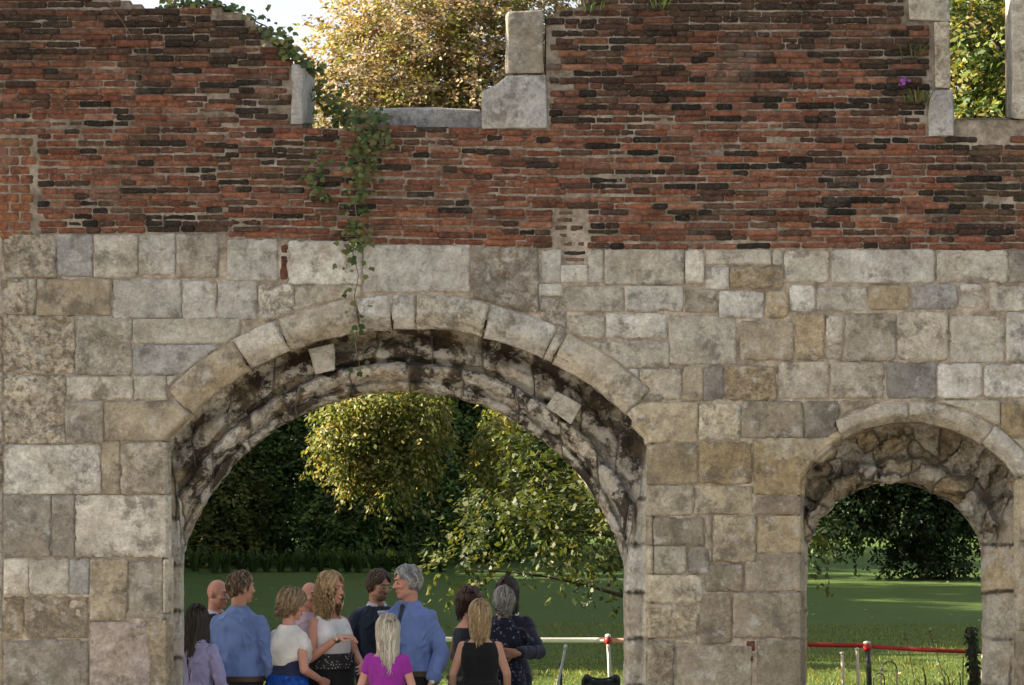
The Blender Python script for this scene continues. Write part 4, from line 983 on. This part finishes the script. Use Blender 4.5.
    def head(s):
        a = []; M = s.hm; f = s.f
        ell(a, s.H((0, .008, .022)), (.073, .094, .098), M); ell(a, s.H((0, -.028, -.052)), (.052 if f else .058, .060, .062), M)
        ell(a, s.H((0, -.035, .0)), (.062, .058, .075), M); ell(a, s.H((0, -.066, -.094)), (.022 if f else .028, .022, .020), M)
        cap(a, s.H((0, -.084, .022)), .009, s.H((0, -.110, -.022)), .0125); ell(a, s.H((.012, -.098, -.026)), (.010, .012, .008), M); ell(a, s.H((-.012, -.098, -.026)), (.010, .012, .008), M)
        ell(a, s.H((0, -.076, .036)), (.054, .022, .014), M)
        for q in (-1, 1):
            ell(a, s.H((q * .040, -.064, -.020)), (.026, .024, .022), M); ell(a, s.H((q * .077, .012, -.008)), (.010, .020, .030), M)
            ell(a, s.H((q * .046, .0, -.062)), (.016, .04, .025), M)
        ell(a, s.H((0, -.084, -.052)), (.023, .012, .0075), M); ell(a, s.H((0, -.082, -.066)), (.020, .012, .008), M)
        cap(a, s.L((0, .020, 1.44)), .060 if not f else .050, s.H((0, .022, -.055)), .056 if not f else .047)
        return a
    def parts_face(s, root, sc, glasses=False, smile=False):
        for q in (-1, 1):
            a = []; ell(a, s.H((q * .031, -.0815, .008)), (.0125, .010, .0065), s.hm, 12, 9)
            ob = link('eye', raw(a, sc), M_EYE, root)
            a = []; ell(a, s.H((q * .031, -.0895, .0085)), (.0068, .004, .0062), s.hm, 10, 7); link('iris', raw(a, sc), M_DARK, ob)
        for q in (-1, 1):
            a = []; cap(a, s.H((q * .016, -.097, .031)), .0042, s.H((q * .048, -.086, .033)), .003, 6)
            link('eyebrow', raw(a, sc), M_DARK if not s.f else m_hairline, root)
        a = []; cap(a, s.H((-.022, -.088, -.058)), .0035, s.H((0, -.0965, -.061)), .006, 8); cap(a, s.H((0, -.0965, -.061)), .006, s.H((.022, -.088, -.058)), .0035, 8)
        link('mouth', raw(a, sc), M_LIP, root)
        if smile:
            a = []; ell(a, s.H((0, -.094, -.0575)), (.017, .008, .0045), s.hm); link('teeth', raw(a, sc), M_TEETH, root)
        if glasses:
            a = []
            for q in (-1, 1):
                for k in range(12):
                    t0, t1 = k * math.pi / 6, (k + 1) * math.pi / 6
                    cap(a, s.H((q * .034 + .024 * math.cos(t0), -.104, .006 + .018 * math.sin(t0))), .0022, s.H((q * .034 + .024 * math.cos(t1), -.104, .006 + .018 * math.sin(t1))), .0022, 6)
                cap(a, s.H((q * .058, -.104, .012)), .0022, s.H((q * .083, .01, .008)), .002, 6)
            cap(a, s.H((-.010, -.106, .010)), .002, s.H((.010, -.106, .010)), .002, 6)
            link('glasses', raw(a, sc), M_METAL, root)
m_hairline = m_plain('light_brown', (.16, .10, .06), .6, 30, .2)
def raw(parts, sc):
    acc = Acc()
    for V, Q in parts: acc.add(V * sc, Q, (1, 1, 1, 1))
    return acc.mesh('m')
def hair_mesh(b, st, tones, sc):
    """scalp cap plus several hundred locks that follow the skull and then hang"""
    acc = Acc(); C0 = np.array([0, .010, .024]); R0 = np.array([.079, .101, .104])
    def lim(phi):                 # polar angle of the hairline; phi 0 is the face
        a = abs((phi + math.pi) % (2 * math.pi) - math.pi) / math.pi
        return math.radians(np.interp(a, [0, .2, .36, .5, .62, 1], [st.get('front', 50), st.get('front', 50) + 6, 78, 100, 106, 122]))
    def pt(phi, th, k=1.0):
        return C0 + R0 * k * np.array([math.sin(th) * math.sin(phi), -math.sin(th) * math.cos(phi), math.cos(th)])
    if st.get('cap', True):
        nu, nv = 40, 16
        P = np.array([[pt(u, lim(u) * v * 1.02, 1.02 + st.get('vol', .05) * .5) for v in np.linspace(0.001, 1, nv)] for u in np.linspace(0, 2 * math.pi, nu)])
        V = P.reshape(-1, 3); V = V * (1 + .03 * fbm(V * 35, 2))[:, None]
        acc.add(np.array([b.H(v) for v in V]), gridq(nu, nv), (*(np.array(tones[0]) * .8), 1))
    n = st.get('n', 420); ln = st.get('len', .08); drop = st.get('drop', 98)
    for i in range(n):
        phi = random.uniform(0, 2 * math.pi); top = lim(phi)
        if st.get('rim'):         # only a fringe round the sides and back
            if abs((phi + math.pi) % (2 * math.pi) - math.pi) < 1.2: continue
            th = random.uniform(.86, 1.0) * top
        else: th = top * math.sqrt(random.uniform(.004, 1.0))
        k = 1 + st.get('vol', .05) * random.uniform(.35, 1.15); L = ln * random.uniform(.75, 1.12)
        part = st.get('part', 0.0); pp = []; step = L / 9; hang = None; ph = phi; t = th; s_ph = 1 if math.sin(phi - part) >= 0 else -1
        tw = random.uniform(-1, 1); wa = st.get('wave', .004); ph0 = random.uniform(0, 6.28)
        for q in range(10):
            if hang is None:
                p = pt(ph, t, k); pp.append(p)
                rr = .09 * k
                t += step / rr
                a = abs((ph + math.pi) % (2 * math.pi) - math.pi)
                if a < 1.35: ph += s_ph * step / rr * (1.0 if t > .5 else .5) * (1.2 - a * .6)   # hair in front sweeps to the sides
                else: ph += tw * .05
                if t > math.radians(drop): hang = p.copy()
            else:
                hang = hang + np.array([0, .0, -step]) + np.array([-hang[0] * .06, -.002 * math.copysign(1, hang[1]), 0]) * st.get('tuck', 1.0)
                pp.append(hang + np.array([math.sin(q * 1.3 + ph0), math.cos(q * 1.1 + ph0), 0]) * wa * q * .5)
        w = st.get('w', .0075) * random.uniform(.7, 1.3)
        rad = w * np.array([.6, 1, 1.1, 1.1, 1.05, 1, .9, .75, .55, .15])
        c = np.array(random.choice(tones)) * random.uniform(.75, 1.25)
        tube(acc, [b.H(p) for p in pp], rad, (*c, 1), 4)
    me = acc.mesh('hair')
    me.transform(Matrix.Scale(sc, 4))
    return me
HANG = ((.235, .03, 1.13), (.245, -.07, .885))
BROWN = [(.060, .036, .022), (.085, .052, .032), (.045, .028, .018)]; LBROWN = [(.19, .125, .07), (.25, .17, .10), (.14, .09, .05), (.3, .215, .13)]
BLOND = [(.38, .26, .13), (.30, .20, .10), (.46, .33, .18), (.25, .165, .085)]; ASH = [(.50, .45, .36), (.42, .37, .29), (.58, .53, .43), (.36, .31, .24)]
GREY = [(.30, .30, .30), (.38, .38, .38), (.22, .22, .22), (.17, .16, .16)]; DGREY = [(.19, .18, .17), (.26, .25, .24), (.12, .11, .10)]
BLACKH = [(.028, .020, .016), (.04, .028, .02), (.02, .016, .013)]

def person(label, px, d, H, yaw, female=False, heady=0, headp=0, lean=.03, R=HANG, L=HANG, skin=0, hair=None, tones=BROWN, top='shirt', tcol=(.4, .5, .7), tmat=None, bcol=(.02, .02, .022), bottom='trousers', girth=1.0, curl=(.5, .5), pal=(None, None), point=(None, None), extras=(), glasses=False, smile=False, sleeve=.93):
    sc = H / 1.75; rad = math.radians
    b = Body(female, lean, rad(heady), rad(headp), R, L, girth)
    root = empty('person', ((px - 512) * d / F, d - D, 0), rad(yaw), label, 'person')
    P = b.torso() + b.arm('R') + b.arm('L') + b.legs() + b.head() + b.hand('R', curl[0], pal[0], point[0]) + b.hand('L', curl[1], pal[1], point[1])
    if female:
        for q in (-1, 1): ell(P, b.L((q * .066, -.095, 1.275)), (.058, .05, .056))
    S = Matrix.Scale(sc, 4)
    def fin(parts, name, mat, vox=.0075, sm=3, wr=0., wsc=9., parent=root, lab=None, aniso=(1, 1, .45)):
        me = remesh(parts, vox, sm, name, wr, wsc, aniso); me.transform(S)
        o = link(name, me, mat, parent)
        if lab: o['label'] = lab
        return o
    fin(P, 'body', SKIN[skin], .0068, 2)
    b.parts_face(root, sc, glasses, smile)
    if hair: link('hair', hair_mesh(b, hair, tones, sc), M_HAIR, root)
    tm = tmat or cloth('cloth', tcol)
    bust = []
    if female:
        for q in (-1, 1): ell(bust, b.L((q * .066, -.098, 1.275)), (.064, .056, .062))
    # clothes: inflated shells over the same figure
    if top in ('shirt', 'jacket'):
        inf = .017 if top == 'shirt' else .026
        T = b.torso(inf, .945 if bottom == 'trousers' else .84, 1.50, [(0, .0, .95, .168 * girth, .122 * girth)]) + bust + b.arm('R', inf * .75, sleeve, .006) + b.arm('L', inf * .75, sleeve, .006)
        if top == 'jacket':
            T = b.torso(inf, .78, 1.47, [(0, .0, .785, .178, .13)]) + bust + b.arm('R', .02, sleeve, .008) + b.arm('L', .02, sleeve, .008)
        so_ = fin(T, 'shirt' if top == 'shirt' else 'jacket', tm, .0085, 1, .014 if top == 'shirt' else .008, 8.5)
        C = []      # collar: a folded band round the neck
        colc = tm if top == 'shirt' else cloth('shirt_cloth', (.62, .60, .66))
        rng = np.linspace(.42, 2 * math.pi - .42, 26)
        Vc = []
        for (rr, zz) in ((.066, 1.455), (.064, 1.50), (.070, 1.502), (.096, 1.452)):
            Vc.append([b.L((rr * math.sin(t) * 1.02, .014 - rr * math.cos(t), zz - .028 * max(0, math.cos(t)) * (1 if zz < 1.49 else .7))) for t in rng])
        Vc = np.array(Vc); ac = Acc(); ac.add((Vc.reshape(-1, 3)) * sc, gridq(4, 26), (1, 1, 1, 1)); link('collar', ac.mesh('collar'), colc, so_)
    elif top in ('tank', 'dress'):
        T = b.torso(.013, .97, 1.41) + bust
        for q in (-1, 1): cap(T, b.L((q * .098, .01, 1.385)), .046, b.L((q * .080, .02, 1.41)), .036)
        fin(T, 'top' if top == 'tank' else 'bodice', tm, .008, 2, .004, 9)
    elif top == 'capsleeve':
        T = b.torso(.014, .86, 1.42) + bust + b.arm('R', .014, .20) + b.arm('L', .014, .20)
        fin(T, 'top', tm, .008, 3, .004, 9)
    if bottom == 'trousers':
        T = b.torso(.012, .80, .99, [(0, .0, .975, .166 * girth, .121 * girth)]) + b.legs(.016)
        fin(T, 'trousers', cloth('trouser_cloth', bcol), .011, 3, .005, 7)
        B = []; ri = [q for q in b.secs if .9 < q[2] < 1.06][0]
        loft(B, [(*b.L((0, ri[1], z)), ri[3] + .036, ri[4] + .034) for z in (.938, .942, .974, .978)])
        link('belt', raw(B, sc), M_LEATHER, root)
    else:
        bm_ = bottom if not isinstance(bottom, str) else cloth('skirt_cloth', bcol)
        T = []; loft(T, [(0, .02, .50, .215, .165), (0, .015, .62, .205, .155), (0, .01, .78, .198 * girth, .142 * girth), (0, .01, .90, .192 * girth, .136 * girth), (*b.L((0, .005, .98)), .186 * girth, .136 * girth), (*b.L((0, 0, 1.07)), .158 * girth, .120 * girth)])
        fin(T, 'skirt', bm_, .010, 2, .008, 8, aniso=(1, 1, .12))
    for sd in (-1, 1):
        A = []; cap(A, (sd * b.st, .05, .045), .042, (sd * (b.st + .02), -.15, .038), .040, flat=((0, 0, 1), .95)); me = remesh(A, .009, 2, 'shoe'); me.transform(S); link('shoe', me, M_SHOE, root)
    for fn in extras: fn(b, root, sc, fin)
    return root
# --- extras
def tie(b, root, sc, fin):
    T = [];
    cap(T, b.L((0, -.086, 1.462)), .018, b.L((0, -.100, 1.43)), .014); cap(T, b.L((0, -.108, 1.42)), .017, b.L((0, -.166, 1.27)), .022, flat=((0, 1, 0), .5)); cap(T, b.L((0, -.166, 1.27)), .022, b.L((0, -.176, 1.0)), .034, flat=((0, 1, 0), .4))
    fin(T, 'tie', cloth('tie_silk', (.035, .04, .06)), .007, 1)
def lapels(b, root, sc, fin):
    ac = Acc()
    V = np.array([[b.L((q * x, y, z)) for (x, y, z) in ((.035, -.112, 1.455), (.012, -.158, 1.15), (-.012, -.160, 1.15), (-.02, -.105, 1.455))] for q in (1,)]).reshape(-1, 3)
    W_ = []
    for q in (-1, 1):
        v = np.array([b.L((q * x, y, z)) for (x, y, z) in ((.06, -.085, 1.46), (.105, -.142, 1.36), (.075, -.158, 1.30), (.008, -.176, 1.12), (.02, -.150, 1.30))]) * sc
        ac.add(v, np.array([[0, 1, 2, 4], [2, 3, 4, 4]]) if q > 0 else np.array([[4, 2, 1, 0], [4, 4, 3, 2]]), (1, 1, 1, 1))
    me = bpy.data.meshes.new('lapels'); me.from_pydata([list(v) for v in np.concatenate(ac.V)], [], [(0, 1, 2, 4), (2, 3, 4), (9, 7, 6, 5), (9, 8, 7)])
    o = link('lapels', me, cloth('cloth', (.024, .032, .056)), root, False)
    md = o.modifiers.new('t', 'SOLIDIFY'); md.thickness = .006
    T = []; loft(T, [(*b.L((0, -.105, z)), .045 * (z - 1.1) / .3 + .012, .028) for z in (1.14, 1.25, 1.36, 1.43)], 16); fin(T, 'shirt_front', cloth('shirt_cloth', (.62, .60, .66)), .009, 1)
def cape_collar(b, root, sc, fin):
    # white draped bolero: wide over the shoulders, cut to a blunt point at the back
    T = []; loft(T, [(*b.L((0, -.02, 1.15)), .120, .158), (*b.L((0, -.015, 1.20)), .172, .158), (*b.L((0, -.01, 1.28)), .190, .160), (*b.L((0, .0, 1.34)), .192, .138), (*b.L((0, .010, 1.40)), .165, .104), (*b.L((0, .016, 1.44)), .105, .080), (*b.L((0, .018, 1.475)), .070, .062)])
    for q in (-1, 1): cap(T, b.L((q * .15, .012, 1.375)), .060, b.L((q * .178, .012, 1.30)), .056)
    fin(T, 'cape_collar', cloth('white_cloth', (.72, .70, .66)), .008, 2, .004, 6)
    B = []; loft(B, [(*b.L((0, .0, z)), .158, .118) for z in (1.045, 1.05, 1.06, 1.065)]); link('belt', raw(B, sc), cloth('white_cloth', (.72, .70, .66)), root)
def lace_waist(b, root, sc, fin):
    T = []; loft(T, [(*b.L((0, 0, z)), r * 1.12, r * .90) for z, r in ((1.02, .176), (1.07, .166), (1.11, .164), (1.14, .170))])
    fin(T, 'lace_waistband', cloth_print('black_lace', (.03, .03, .03), [(.5, .48, .46), (.35, .34, .33), (.45, .44, .42)], 46, .30), .008, 1)
def bracelet(b, root, sc, fin):
    S, E, Wr = b.joints('R'); a = []; p = Wr - (Wr - E) * .05; cap(a, p, .034, p + unit(Wr - E) * .008, .034); link('bracelet', raw(a, sc), M_METAL, root)
def watch(b, root, sc, fin):
    S, E, Wr = b.joints('L'); a = []; p = Wr - (Wr - E) * .03; cap(a, p, .037, p + unit(Wr - E) * .014, .037); link('wristwatch', raw(a, sc), M_METAL, root)
def beard(b, root, sc, fin):
    T = []; ell(T, b.H((0, -.045, -.083)), (.050, .050, .036), b.hm); ell(T, b.H((0, -.090, -.045)), (.026, .012, .007), b.hm)
    fin(T, 'beard', m_hairline, .006, 1, .003, 60, aniso=(1, 1, 1))

SHORT = dict(len=.055, n=520, vol=.10, w=.006, front=42, drop=150)
# far left, back to us
person('person with very long dark hair and a lilac top beside the wide arch\'s left jamb', 196, 15.25, 1.58, 165, True, heady=-10, lean=.02, hair=dict(len=.52, n=560, vol=.18, drop=92, wave=.004, w=.010, tuck=.3), tones=BLACKH, top='shirt', tcol=(.30, .28, .46), bottom='skirt', bcol=(.1, .1, .14))
person('bald person in a dark jacket over a pale open collar, facing right', 214, 16.7, 1.76, 52, False, heady=12, headp=8, lean=.05, skin=2, top='jacket', tcol=(.022, .022, .028))
person('person with brown hair in a light blue shirt and brown belt, seen from behind', 239, 15.55, 1.84, 158, False, heady=-32, lean=.03, skin=1, hair=SHORT, tones=LBROWN[:1] + BROWN + [(.22, .15, .09)], top='shirt', tcol=(.15, .22, .46), girth=1.1, L=((.26, -.02, 1.13), (.20, -.20, .98)), R=((.255, .03, 1.12), (.26, -.08, .89)))
person('person with short fair hair, white cape collar and bright blue skirt', 287, 15.45, 1.70, 138, True, heady=-22, headp=10, lean=.06, skin=2, hair=dict(len=.10, n=620, vol=.24, w=.007, front=45, drop=112), tones=LBROWN, top='tank', tcol=(.03, .035, .09), bottom=cloth_print('blue_print', (.012, .07, .36), [(.02, .12, .55), (.01, .03, .16), (.015, .09, .42)], 26, .5), girth=1.12, extras=(cape_collar,), R=((.24, .04, 1.12), (.20, -.19, 1.02)), L=((.23, .04, 1.12), (.19, -.17, 1.0)), curl=(1.3, 1.3))
person('bald person in a pale pink shirt half hidden between two women', 309, 17.0, 1.73, 28, False, heady=10, skin=2, top='shirt', tcol=(.62, .46, .50))
person('laughing person with wavy blonde hair, white sleeveless top and black skirt, hand raised', 331, 15.75, 1.83, 48, True, heady=12, headp=4, lean=-.02, skin=2, smile=True, hair=dict(len=.31, n=640, vol=.15, wave=.012, w=.009, front=46, drop=95, tuck=.5), tones=BLOND, top='tank', tcol=(.72, .70, .70), bcol=(.015, .014, .015), bottom='skirt', girth=1.08, extras=(lace_waist, bracelet),
       R=((.25, -.04, 1.11), (.15, -.25, 1.27)), L=((.24, -.02, 1.12), (.10, -.24, 1.06)), curl=(.45, 1.0), pal=((0, .2, -1), (0, 1, -.2)), point=((.35, -.85, .12), None))
person('person with dark hair and glasses in a navy suit, looking down to the right', 377, 16.9, 1.83, 32, False, heady=16, headp=14, lean=.02, skin=1, glasses=True, hair=dict(len=.07, n=560, vol=.12, w=.006, front=44, drop=140), tones=BROWN, top='jacket', tcol=(.024, .032, .056), extras=(lapels, beard), R=((.255, .03, 1.12), (.20, -.12, .90)))
person('tallest grey-haired person in a blue shirt and dark tie, head turned left', 409, 15.85, 1.88, -28, False, heady=-38, headp=4, lean=.02, skin=2, hair=dict(len=.06, n=560, vol=.13, w=.006, front=46, drop=145), tones=GREY, top='shirt', tcol=(.16, .235, .50), girth=1.12, extras=(tie, watch), L=((.27, .03, 1.12), (.245, -.07, .90)))
person('short person with straight ash blonde hair and a magenta top, seen from behind', 387, 15.0, 1.51, 172, True, heady=22, headp=4, lean=.03, skin=2, hair=dict(len=.36, n=640, vol=.26, wave=.003, w=.010, drop=92, front=48, tuck=.35), tones=ASH, top='capsleeve', tcol=(.30, .03, .30), bcol=(.03, .03, .04), girth=1.08)
# the embracing group on the right
person('person with a dark brown bob and black top, left of the embracing pair', 466, 16.8, 1.68, 120, True, heady=-12, headp=8, lean=.04, skin=2, hair=dict(len=.15, n=560, vol=.18, w=.008, front=48, drop=98, tuck=2.), tones=[(.075, .035, .025), (.055, .028, .02), (.10, .05, .035)], top='tank', tcol=(.02, .022, .03), bcol=(.02, .022, .035), R=((.25, .02, 1.13), (.16, -.22, 1.10)), L=((.26, .0, 1.14), (.16, -.22, 1.08)))
person('person with a golden bob in a black sleeveless top, seen from behind', 480, 15.65, 1.60, 180, True, lean=.0, skin=0, hair=dict(len=.235, n=640, vol=.22, w=.0095, front=48, drop=94, wave=.003, tuck=.6), tones=BLOND, top='tank', tcol=(.012, .012, .013), bcol=(.012, .012, .013), bottom='skirt', girth=1.1)
person('grey-haired person in a dark floral dress, seen from behind in an embrace', 503, 16.2, 1.70, 172, True, heady=20, headp=2, lean=.04, skin=0, hair=dict(len=.11, n=600, vol=.16, w=.007, front=48, drop=112), tones=DGREY + [(.32, .30, .27)], top='shirt', tmat=cloth_print('floral_print', (.016, .018, .036), [(.32, .26, .30), (.12, .10, .22), (.30, .12, .12), (.25, .26, .30)], 30, .26), bottom=cloth_print('floral_print', (.016, .018, .036), [(.32, .26, .30), (.12, .10, .22), (.30, .12, .12), (.25, .26, .30)], 30, .26), girth=1.08,
       R=((.24, -.12, 1.20), (.12, -.34, 1.22)), L=((.24, -.14, 1.22), (.10, -.34, 1.26)))
person('person with long dark hair in a navy jacket, hugging the floral dress', 508, 16.62, 1.78, -6, True, heady=-14, headp=6, lean=.08, skin=1, hair=dict(len=.34, n=520, vol=.12, w=.009, drop=94), tones=BLACKH, top='jacket', tcol=(.018, .018, .035), L=((.29, -.26, 1.15), (.13, -.575, 1.155)), R=((.27, -.22, 1.16), (.13, -.5, 1.2)), curl=(.4, .16), pal=((0, 1, 0), (0, 1, .1)), point=((.9, -.2, 0), (-.98, -.1, .05)))
# ------------------------------------------------------------------ tape barrier and odds and ends
M_TAPE_W = m_plain('white_tape', (.88, .85, .80), .45, 9, .06); M_TAPE_R = m_plain('red_tape', (.36, .022, .022), .45, 9, .12)
M_POSTM = m_plain('post_metal', (.42, .41, .38), .5, 40, .2); M_BLACK = m_plain('black_fabric', (.014, .014, .015), .75, 60, .3); M_IRON = m_plain('dark_iron', (.03, .03, .032), .6, 50, .3); M_WOODP = m_plain('pale_wood', (.52, .42, .33), .8, 30, .2)
def pt_d(px, py, d): return ((px - 512) * d / F, d - D, CH + (HY - py) * d / F)
def tape(label, ends, hgt, mats, sag=.03):
    a, b = np.array(ends[0]), np.array(ends[1]); n = 40; t = np.linspace(0, 1, n)[:, None]
    c = a + (b - a) * t; c[:, 2:] -= sag * 4 * t * (1 - t); o = c[0].copy()
    tw = .28 * np.sin(t[:, 0] * 7) + .15 * np.sin(t[:, 0] * 19)
    up = np.stack([0 * tw, np.sin(tw), np.cos(tw)], 1) * hgt / 2; nn = np.stack([0 * tw, np.cos(tw), -np.sin(tw)], 1) * .0012
    R = np.stack([c - o - up - nn, c - o + up - nn, c - o + up + nn, c - o - up + nn], 1)
    acc = Acc(); V = R.reshape(-1, 3)
    Q = [[i * 4 + k, i * 4 + (k + 1) % 4, (i + 1) * 4 + (k + 1) % 4, (i + 1) * 4 + k] for i in range(n - 1) for k in range(4)]
    acc.add(V, np.array(Q + [[0, 3, 2, 1], [4 * n - 4, 4 * n - 3, 4 * n - 2, 4 * n - 1]]), (1, 1, 1, 1))
    ob = link('barrier_tape', acc.mesh('barrier_tape'), mats, None, False); ob.location = o
    return tag(ob, label, 'tape')
def m_tape_mix():
    t = NT('white_and_red_tape'); tc = t.n('ShaderNodeTexCoord').outputs['Object']
    x = t.n('ShaderNodeSeparateXYZ', Vector=tc).outputs[0]
    f = t.ramp(t.math('DIVIDE', x, 5.6), (0.30, (.66, .10, .05)), (0.50, (.88, .82, .76)), (.97, (.88, .82, .76)), (1.0, (.75, .45, .36)))
    return t.done(t.bsdf(f, .5, t.noise(tc, 20, 3), .2, .01, .3))
dT = 27.0
tape('white barrier tape fading to red, strung behind the guests in the wide arch', (pt_d(200, 633, dT), pt_d(607, 640, dT)), .068, m_tape_mix(), .03)
tape('short pinkish end of barrier tape between the white post and the pier', (pt_d(610, 640, dT), pt_d(700, 641, dT)), .066, m_plain('pink_tape', (.72, .33, .25), .45, 9, .1), .01)
tape('red barrier tape left of the dark post in the narrow arch', (pt_d(700, 641, dT), pt_d(866, 645.5, dT)), .062, M_TAPE_R, .01)
tape('red barrier tape right of the dark post, sagging to the right jamb', (pt_d(868, 646, dT), pt_d(1005, 652, dT)), .058, M_TAPE_R, .02)
def post(label, px, top, bot_px, d, r, mat, capm, knot=None):
    x, y, _ = pt_d(px, 0, d); z = lawn_z(y); zt = CH + (HY - top) * d / F; lx = (px - bot_px) * d / F
    root = empty('barrier_post', (x - lx, y, z), 0, label, 'post'); a = Acc()
    tube(a, [(0, 0, -.12), (lx * .5, 0, (zt - z) * .5), (lx, 0, zt - z - .03)], r, seg=8); link('shaft', a.mesh('shaft'), mat, root)
    a = Acc(); tube(a, [(lx * .96, 0, zt - z - .045), (lx, 0, zt - z - .03), (lx, 0, zt - z - .01), (lx, 0, zt - z)], [r * 1.1, r * 1.5, r * 1.4, r * .5], seg=8); link('cap', a.mesh('cap'), capm, root)
    if knot is not None:
        a = Acc(); zz = CH + (HY - knot) * d / F - z; tube(a, [(lx, 0, zz - .055), (lx, 0, zz - .02), (lx, 0, zz + .02), (lx, 0, zz + .055)], [r * 1.2, r * 1.9, r * 1.8, r * 1.1], seg=8); link('tape_knot', a.mesh('tape_knot'), M_TAPE_R, root)
post('pale metal barrier post with a rounded cap holding the white tape', 608, 634, 610.5, dT, .026, M_POSTM, M_TAPE_W, 640)
post('dark metal barrier post with a pale cap holding the red tape', 867, 641, 870, dT - .05, .036, M_IRON, M_POSTM, 647)
def rod(name, label, cat, p0, p1, r, mat, tipr=None):
    p0, p1 = np.array(p0), np.array(p1); root = empty(name, p0, 0, label, cat); a = Acc()
    tube(a, [np.zeros(3), (p1 - p0) * .5, (p1 - p0) * .97, p1 - p0], [r * 1.1, r, r, r * .6], seg=8); link('shaft', a.mesh('shaft'), mat, root)
    a = Acc(); tube(a, [(p1 - p0) * .95, (p1 - p0) * .97, (p1 - p0) * .995, (p1 - p0) * 1.01], [r, tipr or r * 1.5, tipr or r * 1.4, r * .5], seg=8); link('tip', a.mesh('tip'), mat, root)
gz = lambda px, d: lawn_z(d - D)
b0 = pt_d(548, 0, 22); rod('leaning_stake', 'thin pale stake leaning to the right in the wide arch', 'stake', (b0[0], b0[1], -.05), pt_d(566, 645, 22), .014, M_POSTM)
b0 = pt_d(561, 0, 22.3); rod('short_stake', 'short dark upright stake beside the leaning pale one', 'stake', (b0[0], b0[1], -.05), pt_d(561, 662, 22.3), .016, M_IRON)
for (px, top, lab) in [(842, 652, 'pale peg left of its neighbour, nearest the left jamb of the narrow arch'), (857, 648, 'pale peg just left of the dark tape post, the taller of two')]:
    b0 = pt_d(px + 2, 0, 26.2); rod('wooden_peg', lab, 'peg', (b0[0], b0[1], -.05), pt_d(px, top, 26.2), .022, M_WOODP, .03)
def hoop(label, px, d, wd, h, n):
    x, y, _ = pt_d(px, 0, d); root = empty('wire_hoop', (x, y, 0), 0, label, 'hoop'); a = Acc(); t = np.linspace(0, math.pi, n)
    pts = [(-wd / 2, 0, -.1)] + [(-wd / 2 * math.cos(q), .01, h - wd / 2 + wd / 2 * math.sin(q)) for q in t] + [(wd / 2, 0, -.1)]
    tube(a, pts, .009, seg=6); link('hoop', a.mesh('hoop'), M_IRON, root)
hoop('tall wire hoop standing in the sunlit grass right of the dark post', 889, 24.5, .20, .58, 14)
hoop('lower wire hoop between the dark post and the tall hoop', 879, 25, .14, .40, 12)
def bag():
    d = 21.0; x, y, _ = pt_d(601, 0, d); root = empty('black_bag', (x, y, 0), 0, 'black bag with a dipped top standing on the grass by the pale post', 'bag')
    P = []; loft(P, [(0, 0, .02, .17, .10), (0, 0, .25, .18, .105), (0, 0, .50, .185, .09), (0, 0, .60, .175, .07)])
    for q in (-1, 1): ell(P, (q * .15, 0, .615), (.045, .075, .05)); cap(P, (q * .16, 0, .3), .05, (q * .165, 0, .60), .045)
    link('shell', remesh(P, .012, 3, 'shell', .008, 6), M_BLACK, root)
    a = Acc(); tube(a, bez((-.14, 0, .64), (0, -.06, .58), (.14, 0, .64), 12), .012, seg=8); link('handle', a.mesh('handle'), M_IRON, root)
bag()
